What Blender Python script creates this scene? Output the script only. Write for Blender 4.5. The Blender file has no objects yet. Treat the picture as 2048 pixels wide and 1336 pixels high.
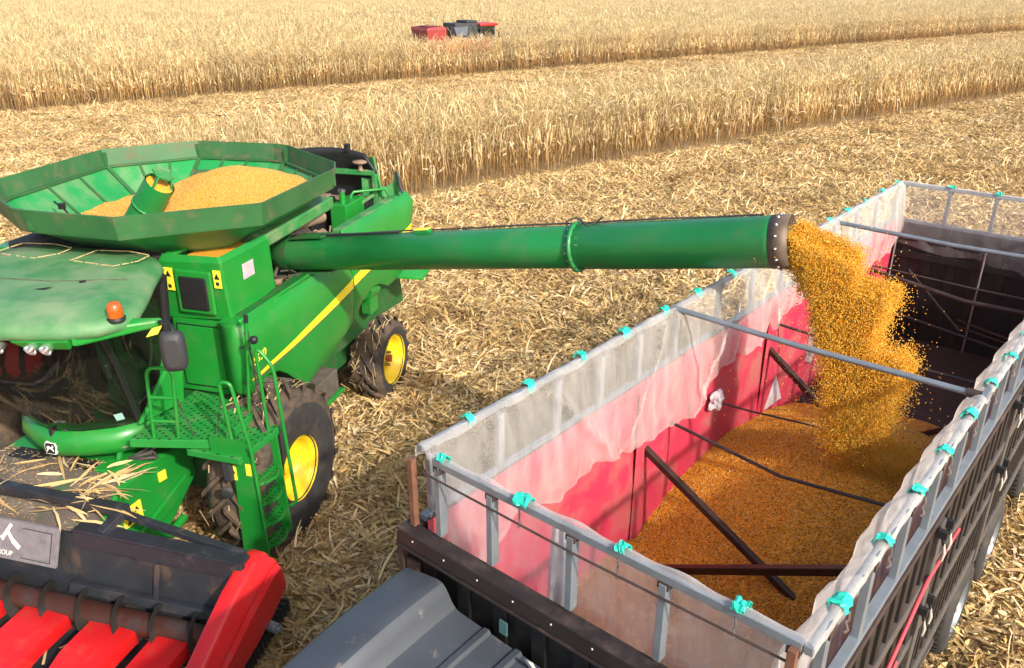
import bpy, math, random
import numpy as np
from mathutils import Vector, Matrix, noise as mnoise
R = math.radians
rng = np.random.default_rng(7)
random.seed(7)
scene = bpy.context.scene
col = scene.collection

# ---------------------------------------------------------------- camera, world, sun
CAM_H = 6.3
cam_d = bpy.data.cameras.new("camera")
cam = bpy.data.objects.new("camera", cam_d); col.objects.link(cam)
cam.location = (0, 0, CAM_H)
cam.rotation_euler = (R(90) - math.atan(714 / 1635), 0, 0)
cam_d.sensor_width = 36; cam_d.lens = 1635 / 2048 * 36
cam_d.clip_start = 0.1; cam_d.clip_end = 3000
scene.camera = cam

SUN_YAW, SUN_EL = 143.0, 33.0
w = bpy.data.worlds.new("World"); scene.world = w; w.use_nodes = True
nt = w.node_tree; bg = nt.nodes["Background"]
sky = nt.nodes.new("ShaderNodeTexSky"); sky.sky_type = 'NISHITA'; sky.sun_disc = False
sky.sun_elevation = R(SUN_EL); sky.sun_rotation = R(SUN_YAW); sky.dust_density = 3.5; sky.air_density = 1.0; sky.ozone_density = 1.0
nt.links.new(sky.outputs[0], bg.inputs[0]); bg.inputs[1].default_value = 0.148
sun_d = bpy.data.lights.new("sun", 'SUN'); sun_d.energy = 3.1; sun_d.angle = R(1.6); sun_d.color = (1, .93, .82)
sun = bpy.data.objects.new("sun", sun_d); col.objects.link(sun)
sd = Vector((math.sin(R(SUN_YAW)) * math.cos(R(SUN_EL)), math.cos(R(SUN_YAW)) * math.cos(R(SUN_EL)), math.sin(R(SUN_EL))))
sun.rotation_euler = sd.to_track_quat('Z', 'Y').to_euler(); sun.location = (20, -20, 30)
scene.view_settings.view_transform = 'Standard'; scene.view_settings.look = 'None'
scene.view_settings.exposure = 0.79; scene.view_settings.gamma = 1.0
scene.cycles.transparent_max_bounces = 16
scene.cycles.max_bounces = 6
scene.cycles.volume_bounces = 0

# ---------------------------------------------------------------- materials
def M(name, c, rough=.5, metal=0., var=.12, vs=4., dirt=None, dlo=.5, dhi=.65, ds=3., damt=.8, up=False,
      bump=0., bs=30., attr=False, trans=0., inst=False, coat=0., emit=0., wpatch=False):
    m = bpy.data.materials.new(name); m.use_nodes = True
    t = m.node_tree; N = t.nodes; L = t.links; b = N["Principled BSDF"]
    b.inputs["Roughness"].default_value = rough; b.inputs["Metallic"].default_value = metal
    if coat: b.inputs["Coat Weight"].default_value = coat; b.inputs["Coat Roughness"].default_value = .15
    tc = N.new("ShaderNodeTexCoord"); vec = tc.outputs["Object"]
    rgb = N.new("ShaderNodeRGB"); rgb.outputs[0].default_value = (*c, 1); cur = rgb.outputs[0]
    if attr:
        at = N.new("ShaderNodeAttribute"); at.attribute_name = "tint"
        mx = N.new("ShaderNodeMix"); mx.data_type = 'RGBA'; mx.blend_type = 'MULTIPLY'; mx.inputs[0].default_value = 1
        L.new(cur, mx.inputs[6]); L.new(at.outputs["Color"], mx.inputs[7]); cur = mx.outputs[2]
    if inst:
        oi = N.new("ShaderNodeObjectInfo"); mr = N.new("ShaderNodeMapRange")
        mr.inputs[3].default_value = .8; mr.inputs[4].default_value = 1.18
        L.new(oi.outputs["Random"], mr.inputs[0]); sc = N.new("ShaderNodeVectorMath"); sc.operation = 'SCALE'
        L.new(cur, sc.inputs[0]); L.new(mr.outputs[0], sc.inputs[3]); cur = sc.outputs[0]
    if var:
        no = N.new("ShaderNodeTexNoise"); no.inputs["Scale"].default_value = vs; no.inputs["Detail"].default_value = 6
        L.new(vec, no.inputs["Vector"]); mr = N.new("ShaderNodeMapRange")
        mr.inputs[1].default_value = .25; mr.inputs[2].default_value = .75
        mr.inputs[3].default_value = 1 - var; mr.inputs[4].default_value = 1 + var
        L.new(no.outputs[0], mr.inputs[0]); sc = N.new("ShaderNodeVectorMath"); sc.operation = 'SCALE'
        L.new(cur, sc.inputs[0]); L.new(mr.outputs[0], sc.inputs[3]); cur = sc.outputs[0]
    if wpatch:
        ge = N.new("ShaderNodeNewGeometry"); no = N.new("ShaderNodeTexNoise"); no.inputs["Scale"].default_value = .45; no.inputs["Detail"].default_value = 5; no.inputs["Roughness"].default_value = .6
        L.new(ge.outputs["Position"], no.inputs["Vector"]); mx = N.new("ShaderNodeMix"); mx.data_type = 'RGBA'; mx.blend_type = 'MULTIPLY'
        mr = N.new("ShaderNodeMapRange"); mr.interpolation_type = 'SMOOTHSTEP'; mr.inputs[1].default_value = .46; mr.inputs[2].default_value = .66; L.new(no.outputs[0], mr.inputs[0])
        L.new(mr.outputs[0], mx.inputs[0]); L.new(cur, mx.inputs[6]); mx.inputs[7].default_value = (.76, .69, .58, 1); cur = mx.outputs[2]
    if dirt:
        no = N.new("ShaderNodeTexNoise"); no.inputs["Scale"].default_value = ds; no.inputs["Detail"].default_value = 8
        no.inputs["Roughness"].default_value = .65
        L.new(vec, no.inputs["Vector"]); mr = N.new("ShaderNodeMapRange"); mr.interpolation_type = 'SMOOTHSTEP'
        mr.inputs[1].default_value = dlo; mr.inputs[2].default_value = dhi; mr.inputs[4].default_value = damt
        L.new(no.outputs[0], mr.inputs[0]); fac = mr.outputs[0]
        if up:
            ge = N.new("ShaderNodeNewGeometry"); sx = N.new("ShaderNodeSeparateXYZ"); L.new(ge.outputs["Normal"], sx.inputs[0])
            m2 = N.new("ShaderNodeMapRange"); m2.inputs[1].default_value = .1; m2.inputs[2].default_value = .9
            L.new(sx.outputs[2], m2.inputs[0]); mu = N.new("ShaderNodeMath"); mu.operation = 'MULTIPLY'
            L.new(fac, mu.inputs[0]); L.new(m2.outputs[0], mu.inputs[1]); fac = mu.outputs[0]
        mx = N.new("ShaderNodeMix"); mx.data_type = 'RGBA'; L.new(fac, mx.inputs[0]); L.new(cur, mx.inputs[6])
        mx.inputs[7].default_value = (*dirt, 1); cur = mx.outputs[2]
        ra = N.new("ShaderNodeMapRange"); ra.inputs[3].default_value = rough; ra.inputs[4].default_value = .85
        L.new(fac, ra.inputs[0]); L.new(ra.outputs[0], b.inputs["Roughness"])
    L.new(cur, b.inputs["Base Color"])
    if bump:
        no = N.new("ShaderNodeTexNoise"); no.inputs["Scale"].default_value = bs; no.inputs["Detail"].default_value = 5
        L.new(vec, no.inputs["Vector"]); bp = N.new("ShaderNodeBump"); bp.inputs["Strength"].default_value = bump; bp.inputs["Distance"].default_value = .02
        L.new(no.outputs[0], bp.inputs["Height"]); L.new(bp.outputs[0], b.inputs["Normal"])
    if trans:
        tr = N.new("ShaderNodeBsdfTranslucent"); L.new(cur, tr.inputs[0]); ms = N.new("ShaderNodeMixShader"); ms.inputs[0].default_value = trans
        L.new(b.outputs[0], ms.inputs[1]); L.new(tr.outputs[0], ms.inputs[2]); L.new(ms.outputs[0], N["Material Output"].inputs[0])
    return m

DUST = (.36, .27, .17)
GREEN = M("green_paint", (.012, .215, .032), .38, var=.1, vs=2, dirt=DUST, dlo=.42, dhi=.8, damt=.55, ds=2.2, up=True, coat=.2)
GREEN_SIDE = M("green_panel_paint", (.010, .215, .026), .36, var=.09, vs=1.5, dirt=(.10, .17, .06), dlo=.48, dhi=.8, damt=.45, ds=3.4, coat=.18, bump=.04, bs=5)
GREEN_DUSTY = M("dusty_green_paint", (.022, .20, .045), .5, var=.15, vs=3, dirt=(.25, .25, .15), dlo=.40, dhi=.78, damt=.75, ds=3.5)
GREEN_ROOF = M("roof_paint", (.035, .20, .06), .5, var=.15, vs=2, dirt=(.26, .28, .18), dlo=.3, dhi=.75, damt=.62, ds=2.0)
GREEN_RIM = M("tank_rim_paint", (.026, .115, .034), .55, var=.18, vs=3, dirt=(.16, .10, .06), dlo=.5, dhi=.72, damt=.7, ds=4)
GREEN_IN = M("tank_lining_paint", (.015, .25, .06), .42, var=.1, vs=2, dirt=(.20, .24, .13), dlo=.42, dhi=.75, damt=.7, ds=2.5)
GREEN_DARK = M("green_chassis_paint", (.010, .12, .022), .5, var=.2, vs=4, dirt=(.07, .06, .035), dlo=.45, dhi=.7, ds=4)
GREEN_TUBE = M("green_tube_paint", (.008, .21, .046), .42, var=.10, vs=2.5, dirt=(.12, .18, .075), dlo=.45, dhi=.82, damt=.45, ds=2.6, coat=.15)
YELLOW = M("yellow_paint", (.86, .60, .015), .4, var=.06, vs=5, dirt=(.25, .17, .06), dlo=.58, dhi=.8, damt=.6, ds=5)
STRIPE = M("stripe_yellow", (.9, .70, .03), .4, var=.03)
LABELY = M("label_yellow", (.88, .72, .05), .5, var=.03)
BLACK = M("black_plastic", (.012, .012, .014), .5, var=.2, vs=6)
BLACKDUST = M("dusty_black", (.028, .028, .030), .6, var=.2, vs=6, dirt=(.20, .15, .11), dlo=.45, dhi=.8, damt=.7, ds=4, up=True)
GREYBLK = M("mirror_plastic", (.030, .030, .034), .6, var=.1, bump=.1, bs=90)
STEEL = M("bright_steel", (.55, .55, .55), .35, 1, var=.15, vs=8)
HEADER = M("header_metal", (.024, .027, .034), .5, .2, var=.25, vs=5, dirt=(.11, .065, .04), dlo=.5, dhi=.72, damt=.7, ds=3)
HEADERBEAM = M("header_beam_paint", (.020, .022, .029), .45, 0, var=.25, vs=5, dirt=(.14, .12, .11), dlo=.52, dhi=.8, damt=.5, ds=6)
RUSTTUBE = M("rusty_auger_tube", (.07, .022, .014), .45, .3, var=.35, vs=4, dirt=(.035, .03, .03), dlo=.48, dhi=.62, ds=4)
FLIGHT = M("auger_flight_steel", (.07, .065, .06), .4, .6, var=.3, vs=7)
RED = M("red_plastic", (.62, .010, .012), .40, var=.09, vs=3, dirt=(.33, .07, .045), dlo=.48, dhi=.8, damt=.5, ds=5, coat=.1, bump=.05, bs=8)
RUBBER = M("muddy_rubber", (.045, .038, .034), .85, var=.3, vs=8, dirt=(.115, .075, .045), dlo=.35, dhi=.6, damt=.95, ds=4, bump=.6, bs=25)
WALLRUB = M("tyre_sidewall", (.030, .028, .027), .75, var=.2, vs=6, dirt=(.10, .075, .055), dlo=.45, dhi=.75, damt=.6, ds=4)
GLASS_IN = M("cab_interior", (.016, .020, .019), .7, var=.2)
LAMP = M("lamp_reflector", (.85, .85, .85), .15, .9, var=0)
AMBER = M("amber_lens", (.42, .085, .008), .2, var=.1, vs=20, coat=.4)
PLATE = M("grey_sign_plate", (.17, .155, .165), .6, var=.2, vs=14, dirt=(.08, .07, .07), dlo=.5, dhi=.8, damt=.6, ds=9)
WHITE = M("white_lettering", (.75, .73, .68), .6, var=.05)
BROWNBOX = M("dirty_brown_steel", (.10, .085, .065), .7, var=.3, vs=8, dirt=(.20, .15, .10), dlo=.5, dhi=.8, up=True)
ENGINE = M("dusty_engine_metal", (.10, .085, .07), .6, .2, var=.4, vs=9)
PIPE = M("dusty_pipe", (.22, .15, .10), .65, 0, var=.25, vs=7)
HOSE = M("rubber_hose", (.05, .045, .04), .6, var=.2)
TEALPALE = M("pale_sticker", (.35, .62, .58), .5, var=.05)
WORN = M("worn_grey_steel", (.13, .105, .085), .6, .1, var=.25, vs=6, dirt=(.02, .12, .03), dlo=.55, dhi=.68, damt=.8, ds=2.5)
def perf_mat():
    m = M("perforated_green_plate", (.014, .22, .035), .45, var=.12, vs=5, dirt=(.16, .17, .09), dlo=.45, dhi=.8, damt=.5, ds=5, up=True)
    t = m.node_tree; N = t.nodes; L = t.links; b = N["Principled BSDF"]; src = b.inputs["Base Color"].links[0].from_socket
    tc = N.new("ShaderNodeTexCoord"); mp = N.new("ShaderNodeMapping"); mp.inputs["Scale"].default_value = (13, 13, 0); mp.inputs["Rotation"].default_value = (0, 0, .5); L.new(tc.outputs["Object"], mp.inputs[0])
    v = N.new("ShaderNodeTexVoronoi"); v.inputs["Scale"].default_value = 1; v.inputs["Randomness"].default_value = .12; L.new(mp.outputs[0], v.inputs["Vector"])
    c = N.new("ShaderNodeMath"); c.operation = 'LESS_THAN'; c.inputs[1].default_value = .21; L.new(v.outputs["Distance"], c.inputs[0])
    ge = N.new("ShaderNodeNewGeometry"); sx = N.new("ShaderNodeSeparateXYZ"); L.new(ge.outputs["Normal"], sx.inputs[0]); c2 = N.new("ShaderNodeMath"); c2.operation = 'GREATER_THAN'; c2.inputs[1].default_value = .9; L.new(sx.outputs[2], c2.inputs[0])
    mu = N.new("ShaderNodeMath"); mu.operation = 'MULTIPLY'; L.new(c.outputs[0], mu.inputs[0]); L.new(c2.outputs[0], mu.inputs[1])
    mx = N.new("ShaderNodeMix"); mx.data_type = 'RGBA'; L.new(mu.outputs[0], mx.inputs[0]); L.new(src, mx.inputs[6]); mx.inputs[7].default_value = (.006, .02, .008, 1)
    L.new(mx.outputs[2], b.inputs["Base Color"]); return m
PERFM = perf_mat()
# truck
GALV = M("galvanised_steel", (.22, .25, .28), .42, .4, var=.18, vs=7, dirt=(.22, .12, .06), dlo=.62, dhi=.75, damt=.7, ds=5)
TBLACK = M("worn_black_truck_paint", (.008, .0075, .008), .5, .1, var=.3, vs=6, dirt=(.018, .015, .013), dlo=.52, dhi=.75, damt=.7, ds=4)
TSIDE = M("truck_board_steel", (.11, .098, .092), .5, .3, var=.25, vs=6, dirt=(.15, .085, .06), dlo=.5, dhi=.75, damt=.6, ds=4)
TRIB = M("dark_rib_steel", (.026, .022, .022), .5, .3, var=.3, vs=6)
TBROWN = M("brown_primer_steel", (.050, .032, .027), .6, .1, var=.3, vs=6, dirt=(.17, .10, .07), dlo=.5, dhi=.75, damt=.6, ds=4)
BRACE = M("brown_square_tube", (.05, .026, .018), .45, .3, var=.3, vs=9)
BEAM = M("dark_headboard_beam", (.020, .013, .012), .55, .1, var=.3, vs=6, dirt=(.11, .075, .06), dlo=.45, dhi=.75, damt=.8, ds=4, up=True)
ROD = M("dark_rod", (.05, .042, .04), .5, .4, var=.3, vs=12)
LINER = M("red_tarpaulin", (.50, .032, .075), .42, var=.12, vs=2, dirt=(.36, .12, .10), dlo=.42, dhi=.72, damt=.8, ds=2.5, bump=.3, bs=4)
TEAL = M("teal_tape", (.02, .52, .38), .5, var=.15, vs=30)
BAG = M("white_woven_plastic", (.62, .55, .58), .4, var=.12, vs=8, trans=.3)
FAIRING = M("dusty_grey_fairing", (.056, .064, .078), .42, .1, var=.12, vs=4, dirt=(.36, .30, .25), dlo=.60, dhi=.74, damt=.7, ds=5.5, coat=.12)
FLOORT = M("rusty_bed_floor", (.040, .022, .015), .7, var=.3, vs=4)
HANDLE = M("pale_latch_handle", (.55, .52, .48), .4, .3, var=.1)
# crop
CORN = M("dry_corn", (1, 1, 1), .65, var=0, attr=True, inst=True, trans=.3)
STRAW = M("corn_residue", (1, 1, 1), .7, var=0, attr=True, inst=True, trans=.12, wpatch=True)
KERNEL = M("corn_kernels", (1, 1, 1), .35, var=0, attr=True, trans=.40)
GRAINBED = M("grain_bed", (.80, .36, .03), .6, var=.35, vs=60, bump=.6, bs=120)
def net_mat():
    m = bpy.data.materials.new("white_mesh_net"); m.use_nodes = True; t = m.node_tree; N = t.nodes; L = t.links
    N.remove(N["Principled BSDF"])
    tc = N.new("ShaderNodeTexCoord")
    no = N.new("ShaderNodeTexNoise"); no.inputs["Scale"].default_value = 2.2; no.inputs["Detail"].default_value = 5; L.new(tc.outputs["Object"], no.inputs["Vector"])
    cr = N.new("ShaderNodeMix"); cr.data_type = 'RGBA'; cr.inputs[6].default_value = (.88, .84, .80, 1); cr.inputs[7].default_value = (.62, .50, .40, 1)
    mr = N.new("ShaderNodeMapRange"); mr.inputs[1].default_value = .55; mr.inputs[2].default_value = .75; mr.inputs[4].default_value = .7
    L.new(no.outputs[0], mr.inputs[0]); L.new(mr.outputs[0], cr.inputs[0])
    d = N.new("ShaderNodeBsdfDiffuse"); tr = N.new("ShaderNodeBsdfTranslucent"); L.new(cr.outputs[2], d.inputs[0]); L.new(cr.outputs[2], tr.inputs[0])
    ms = N.new("ShaderNodeMixShader"); ms.inputs[0].default_value = .45; L.new(d.outputs[0], ms.inputs[1]); L.new(tr.outputs[0], ms.inputs[2])
    tp = N.new("ShaderNodeBsdfTransparent")
    fr = N.new("ShaderNodeLayerWeight"); fr.inputs[0].default_value = .25
    f2 = N.new("ShaderNodeMapRange"); f2.inputs[3].default_value = .22; f2.inputs[4].default_value = .75; L.new(fr.outputs["Facing"], f2.inputs[0])
    wv = N.new("ShaderNodeTexNoise"); wv.inputs["Scale"].default_value = 3.2; wv.inputs["Detail"].default_value = 7; wv.inputs["Roughness"].default_value = .62; wv.inputs["Distortion"].default_value = .25; mpn = N.new("ShaderNodeMapping"); mpn.inputs["Scale"].default_value = (2.2, 2.2, .5); mpn.inputs["Rotation"].default_value = (.5, 0, 0); L.new(tc.outputs["Object"], mpn.inputs[0]); L.new(mpn.outputs[0], wv.inputs["Vector"])
    w2 = N.new("ShaderNodeMapRange"); w2.inputs[1].default_value = .3; w2.inputs[2].default_value = .7; w2.inputs[3].default_value = .72; w2.inputs[4].default_value = 1.3; L.new(wv.outputs[0], w2.inputs[0])
    w3 = N.new("ShaderNodeMath"); w3.operation = 'MULTIPLY'; w3.use_clamp = True; L.new(f2.outputs[0], w3.inputs[0]); L.new(w2.outputs[0], w3.inputs[1])
    m2 = N.new("ShaderNodeMixShader"); L.new(w3.outputs[0], m2.inputs[0]); L.new(tp.outputs[0], m2.inputs[1]); L.new(ms.outputs[0], m2.inputs[2])
    L.new(m2.outputs[0], N["Material Output"].inputs[0]); return m
NET = net_mat()
def glass_mat():
    m = bpy.data.materials.new("tinted_glass"); m.use_nodes = True; t = m.node_tree; N = t.nodes; L = t.links
    N.remove(N["Principled BSDF"])
    tp = N.new("ShaderNodeBsdfTransparent"); tp.inputs[0].default_value = (.30, .37, .35, 1)
    gl = N.new("ShaderNodeBsdfGlossy"); gl.inputs["Roughness"].default_value = .04
    df = N.new("ShaderNodeBsdfDiffuse"); df.inputs[0].default_value = (.30, .30, .22, 1)
    fr = N.new("ShaderNodeFresnel"); fr.inputs[0].default_value = 1.5
    ms = N.new("ShaderNodeMixShader"); L.new(fr.outputs[0], ms.inputs[0]); L.new(tp.outputs[0], ms.inputs[1]); L.new(gl.outputs[0], ms.inputs[2])
    m2 = N.new("ShaderNodeMixShader"); m2.inputs[0].default_value = .03; L.new(ms.outputs[0], m2.inputs[1]); L.new(df.outputs[0], m2.inputs[2])
    L.new(m2.outputs[0], N["Material Output"].inputs[0]); return m
GLASS = glass_mat()
SOIL = M("soil", (.30, .205, .105), .9, var=.35, vs=1.2, dirt=(.42, .31, .16), dlo=.42, dhi=.62, ds=9, bump=.5, bs=14)

# ---------------------------------------------------------------- mesh helpers
def V(*a): return Vector(a)
class MB:
    def __init__(s): s.v = []; s.f = []; s.m = []; s.sm = []
    def add(s, vs, fs, m=0, smooth=False):
        o = len(s.v); s.v += [tuple(x) for x in vs]
        for f in fs: s.f.append(tuple(i + o for i in f)); s.m.append(m); s.sm.append(smooth)
        return s
    def hexa(s, p, m=0):  # p: bottom 4 (ccw from above), top 4
        return s.add(p, [(3, 2, 1, 0), (4, 5, 6, 7), (0, 1, 5, 4), (1, 2, 6, 5), (2, 3, 7, 6), (3, 0, 4, 7)], m)
    def box(s, x0, x1, y0, y1, z0, z1, m=0):
        return s.hexa([(x0, y0, z0), (x1, y0, z0), (x1, y1, z0), (x0, y1, z0), (x0, y0, z1), (x1, y0, z1), (x1, y1, z1), (x0, y1, z1)], m)
    def prism(s, pts, ext, m=0):
        n = len(pts); e = Vector(ext); a = [Vector(p) for p in pts]; b = [p + e for p in a]
        fs = [tuple(range(n))[::-1], tuple(range(n, 2 * n))] + [(i, (i + 1) % n, n + (i + 1) % n, n + i) for i in range(n)]
        return s.add(a + b, fs, m)
    def bar(s, p, q, wd, h=None, m=0, up=(0, 0, 1)):
        p = Vector(p); q = Vector(q); h = h or wd; d = (q - p).normalized(); u = Vector(up)
        if abs(d.dot(u)) > .98: u = Vector((1, 0, 0))
        sx = d.cross(u).normalized() * wd / 2; sz = sx.cross(d).normalized() * h / 2
        return s.hexa([p - sx - sz, p + sx - sz, q + sx - sz, q - sx - sz, p - sx + sz, p + sx + sz, q + sx + sz, q - sx + sz], m)
    def tube(s, path, r, seg=8, m=0, cap=True):
        path = [Vector(p) for p in path]; n = len(path); rs = r if isinstance(r, (list, tuple)) else [r] * n
        vs = []; u = None
        for i, p in enumerate(path):
            d = (path[min(i + 1, n - 1)] - path[max(i - 1, 0)]).normalized()
            if u is None: u = d.orthogonal().normalized()
            u = (u - d * u.dot(d)).normalized(); w_ = d.cross(u)
            for k in range(seg):
                a = 2 * math.pi * k / seg; vs.append(p + (u * math.cos(a) + w_ * math.sin(a)) * rs[i])
        fs = [(i * seg + k, i * seg + (k + 1) % seg, (i + 1) * seg + (k + 1) % seg, (i + 1) * seg + k) for i in range(n - 1) for k in range(seg)]
        s.add(vs, fs, m, True)
        if cap: s.add(vs[:seg], [tuple(range(seg))[::-1]], m); s.add(vs[-seg:], [tuple(range(seg))], m)
        return s
    def loft(s, rings, m=0, closed=True, smooth=True, cap0=False, cap1=False):
        n = len(rings[0]); vs = [p for r in rings for p in r]; kk = n if closed else n - 1
        fs = [(i * n + k, i * n + (k + 1) % n, (i + 1) * n + (k + 1) % n, (i + 1) * n + k) for i in range(len(rings) - 1) for k in range(kk)]
        s.add(vs, fs, m, smooth)
        if cap0: s.add(rings[0], [tuple(range(n))[::-1]], m)
        if cap1: s.add(rings[-1], [tuple(range(n))], m)
        return s
    def lathe(s, prof, c, ax, seg=32, m=0, smooth=True):  # prof: (r, h along ax)
        c = Vector(c); ax = Vector(ax).normalized(); u = ax.orthogonal().normalized(); w_ = ax.cross(u)
        rings = [[c + ax * h + (u * math.cos(2 * math.pi * k / seg) + w_ * math.sin(2 * math.pi * k / seg)) * r for k in range(seg)] for r, h in prof]
        return s.loft(rings, m, True, smooth)
    def grid(s, fn, nu, nv, m=0, smooth=True):
        vs = [fn(i / (nu - 1), j / (nv - 1)) for j in range(nv) for i in range(nu)]
        return s.add(vs, [(j * nu + i, j * nu + i + 1, (j + 1) * nu + i + 1, (j + 1) * nu + i) for j in range(nv - 1) for i in range(nu - 1)], m, smooth)
    def pieces(s):
        key = {}; par = list(range(len(s.v)))
        def find(i):
            while par[i] != i: par[i] = par[par[i]]; i = par[i]
            return i
        for i, p in enumerate(s.v):
            k = (round(p[0], 4), round(p[1], 4), round(p[2], 4))
            if k in key: par[find(i)] = find(key[k])
            else: key[k] = i
        for f in s.f:
            for j in f[1:]: par[find(j)] = find(f[0])
        out = {}
        for f, m, sm in zip(s.f, s.m, s.sm): out.setdefault(find(f[0]), []).append((f, m, sm))
        res = []
        for fs in out.values():
            q = MB(); mp = {}
            for f, m, sm in fs:
                for i in f:
                    if i not in mp: mp[i] = len(q.v); q.v.append(s.v[i])
                q.f.append(tuple(mp[i] for i in f)); q.m.append(m); q.sm.append(sm)
            res.append(q)
        return res
    def each(s, name, mats, parent=None, bevel=0.):
        return [q.build(name, mats, parent, bevel) for q in s.pieces()]
    def build(s, name, mats, parent=None, bevel=0., solid=0., label=None):
        me = bpy.data.meshes.new(name); me.from_pydata(s.v, [], s.f)
        for mt in (mats if isinstance(mats, (list, tuple)) else [mats]): me.materials.append(mt)
        me.polygons.foreach_set("material_index", s.m); me.polygons.foreach_set("use_smooth", s.sm); me.update()
        o = bpy.data.objects.new(name, me); col.objects.link(o)
        if parent: o.parent = parent
        if solid:
            so = o.modifiers.new("solid", 'SOLIDIFY'); so.thickness = solid; so.offset = 0
        if bevel:
            b = o.modifiers.new("bevel", 'BEVEL'); b.width = bevel; b.segments = 2; b.limit_method = 'ANGLE'; b.angle_limit = R(40)
            b.harden_normals = False
        if label: o["label"] = label
        return o

def root(name, label, cat, loc, yaw=0, group=None):
    o = bpy.data.objects.new(name, None); col.objects.link(o); o.location = loc; o.rotation_euler = (0, 0, -R(yaw))
    o.empty_display_size = .3; return tag(o, label, cat, group)
def tag(o, label=None, cat=None, group=None, kind=None):
    if label: o["label"] = label
    if cat: o["category"] = cat
    if group: o["group"] = group
    if kind: o["kind"] = kind
    return o
def fast_mesh(name, verts, faces, mat, tint=None, smooth=False):
    verts = np.asarray(verts, np.float32); faces = np.asarray(faces, np.int32); nf, k = faces.shape
    me = bpy.data.meshes.new(name); me.vertices.add(len(verts)); me.vertices.foreach_set("co", verts.ravel())
    me.loops.add(nf * k); me.loops.foreach_set("vertex_index", faces.ravel())
    me.polygons.add(nf); me.polygons.foreach_set("loop_start", np.arange(0, nf * k, k, dtype=np.int32))
    if smooth: me.polygons.foreach_set("use_smooth", np.ones(nf, bool))
    me.update(calc_edges=True); me.materials.append(mat)
    if tint is not None:
        a = me.attributes.new("tint", 'FLOAT_COLOR', 'POINT'); a.data.foreach_set("color", np.c_[tint, np.ones(len(tint))].astype(np.float32).ravel())
    return me
def put(me, name, parent=None):
    o = bpy.data.objects.new(name, me); col.objects.link(o)
    if parent: o.parent = parent
    return o
def fbm(x, y, s=1., oct=3):
    return mnoise.fractal(Vector((x * s, y * s, 3.7)), 1.0, 2.0, oct)
def yd(deg): return np.array([math.sin(R(deg)), math.cos(R(deg))])
def text(name, body, size, mtx, mat, parent, extrude=.002, shear=0., align='LEFT'):
    cu = bpy.data.curves.new(name, 'FONT'); cu.body = body; cu.size = size; cu.extrude = extrude; cu.shear = shear; cu.align_x = align
    o = bpy.data.objects.new(name, cu); col.objects.link(o)
    dg = bpy.context.evaluated_depsgraph_get(); me = bpy.data.meshes.new_from_object(o.evaluated_get(dg))
    bpy.data.objects.remove(o); me.materials.clear(); me.materials.append(mat); me.transform(mtx)
    return put(me, name, parent)
def axes(o, x, y):  # matrix with given origin and x, y directions
    x = Vector(x).normalized(); y = Vector(y); y = (y - x * y.dot(x)).normalized(); z = x.cross(y)
    return Matrix(((x.x, y.x, z.x, o[0]), (x.y, y.y, z.y, o[1]), (x.z, y.z, z.z, o[2]), (0, 0, 0, 1)))

# ---------------------------------------------------------------- scattered plants and straw (numpy strips)
class Strips:
    """ribbons: each a list of centre points with half width vectors; collects quads with a tint."""
    def __init__(s): s.v = []; s.f = []; s.t = []; s.n = 0
    def ribbon(s, pts, half, tint):
        n = len(pts); a = np.empty((2 * n, 3)); a[0::2] = pts - half; a[1::2] = pts + half
        i = np.arange(n - 1) * 2 + s.n
        s.f.append(np.c_[i, i + 1, i + 3, i + 2]); s.v.append(a); s.n += 2 * n
        tt = np.broadcast_to(tint, (2 * n, 3)) if np.ndim(tint) == 1 else np.repeat(tint, 2, 0)
        s.t.append(tt)
    def mesh(s, name, mat):
        return fast_mesh(name, np.concatenate(s.v), np.concatenate(s.f), mat, np.concatenate(s.t), True)
def perp(d):
    h = np.array([-d[1], d[0], 0.]); n = np.linalg.norm(h)
    return h / n if n > 1e-6 else np.array([1., 0, 0])
PALE = [(.84, .65, .33), (.90, .75, .45), (.78, .58, .26), (.88, .72, .40), (.70, .50, .21), (.82, .65, .34)]
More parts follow.
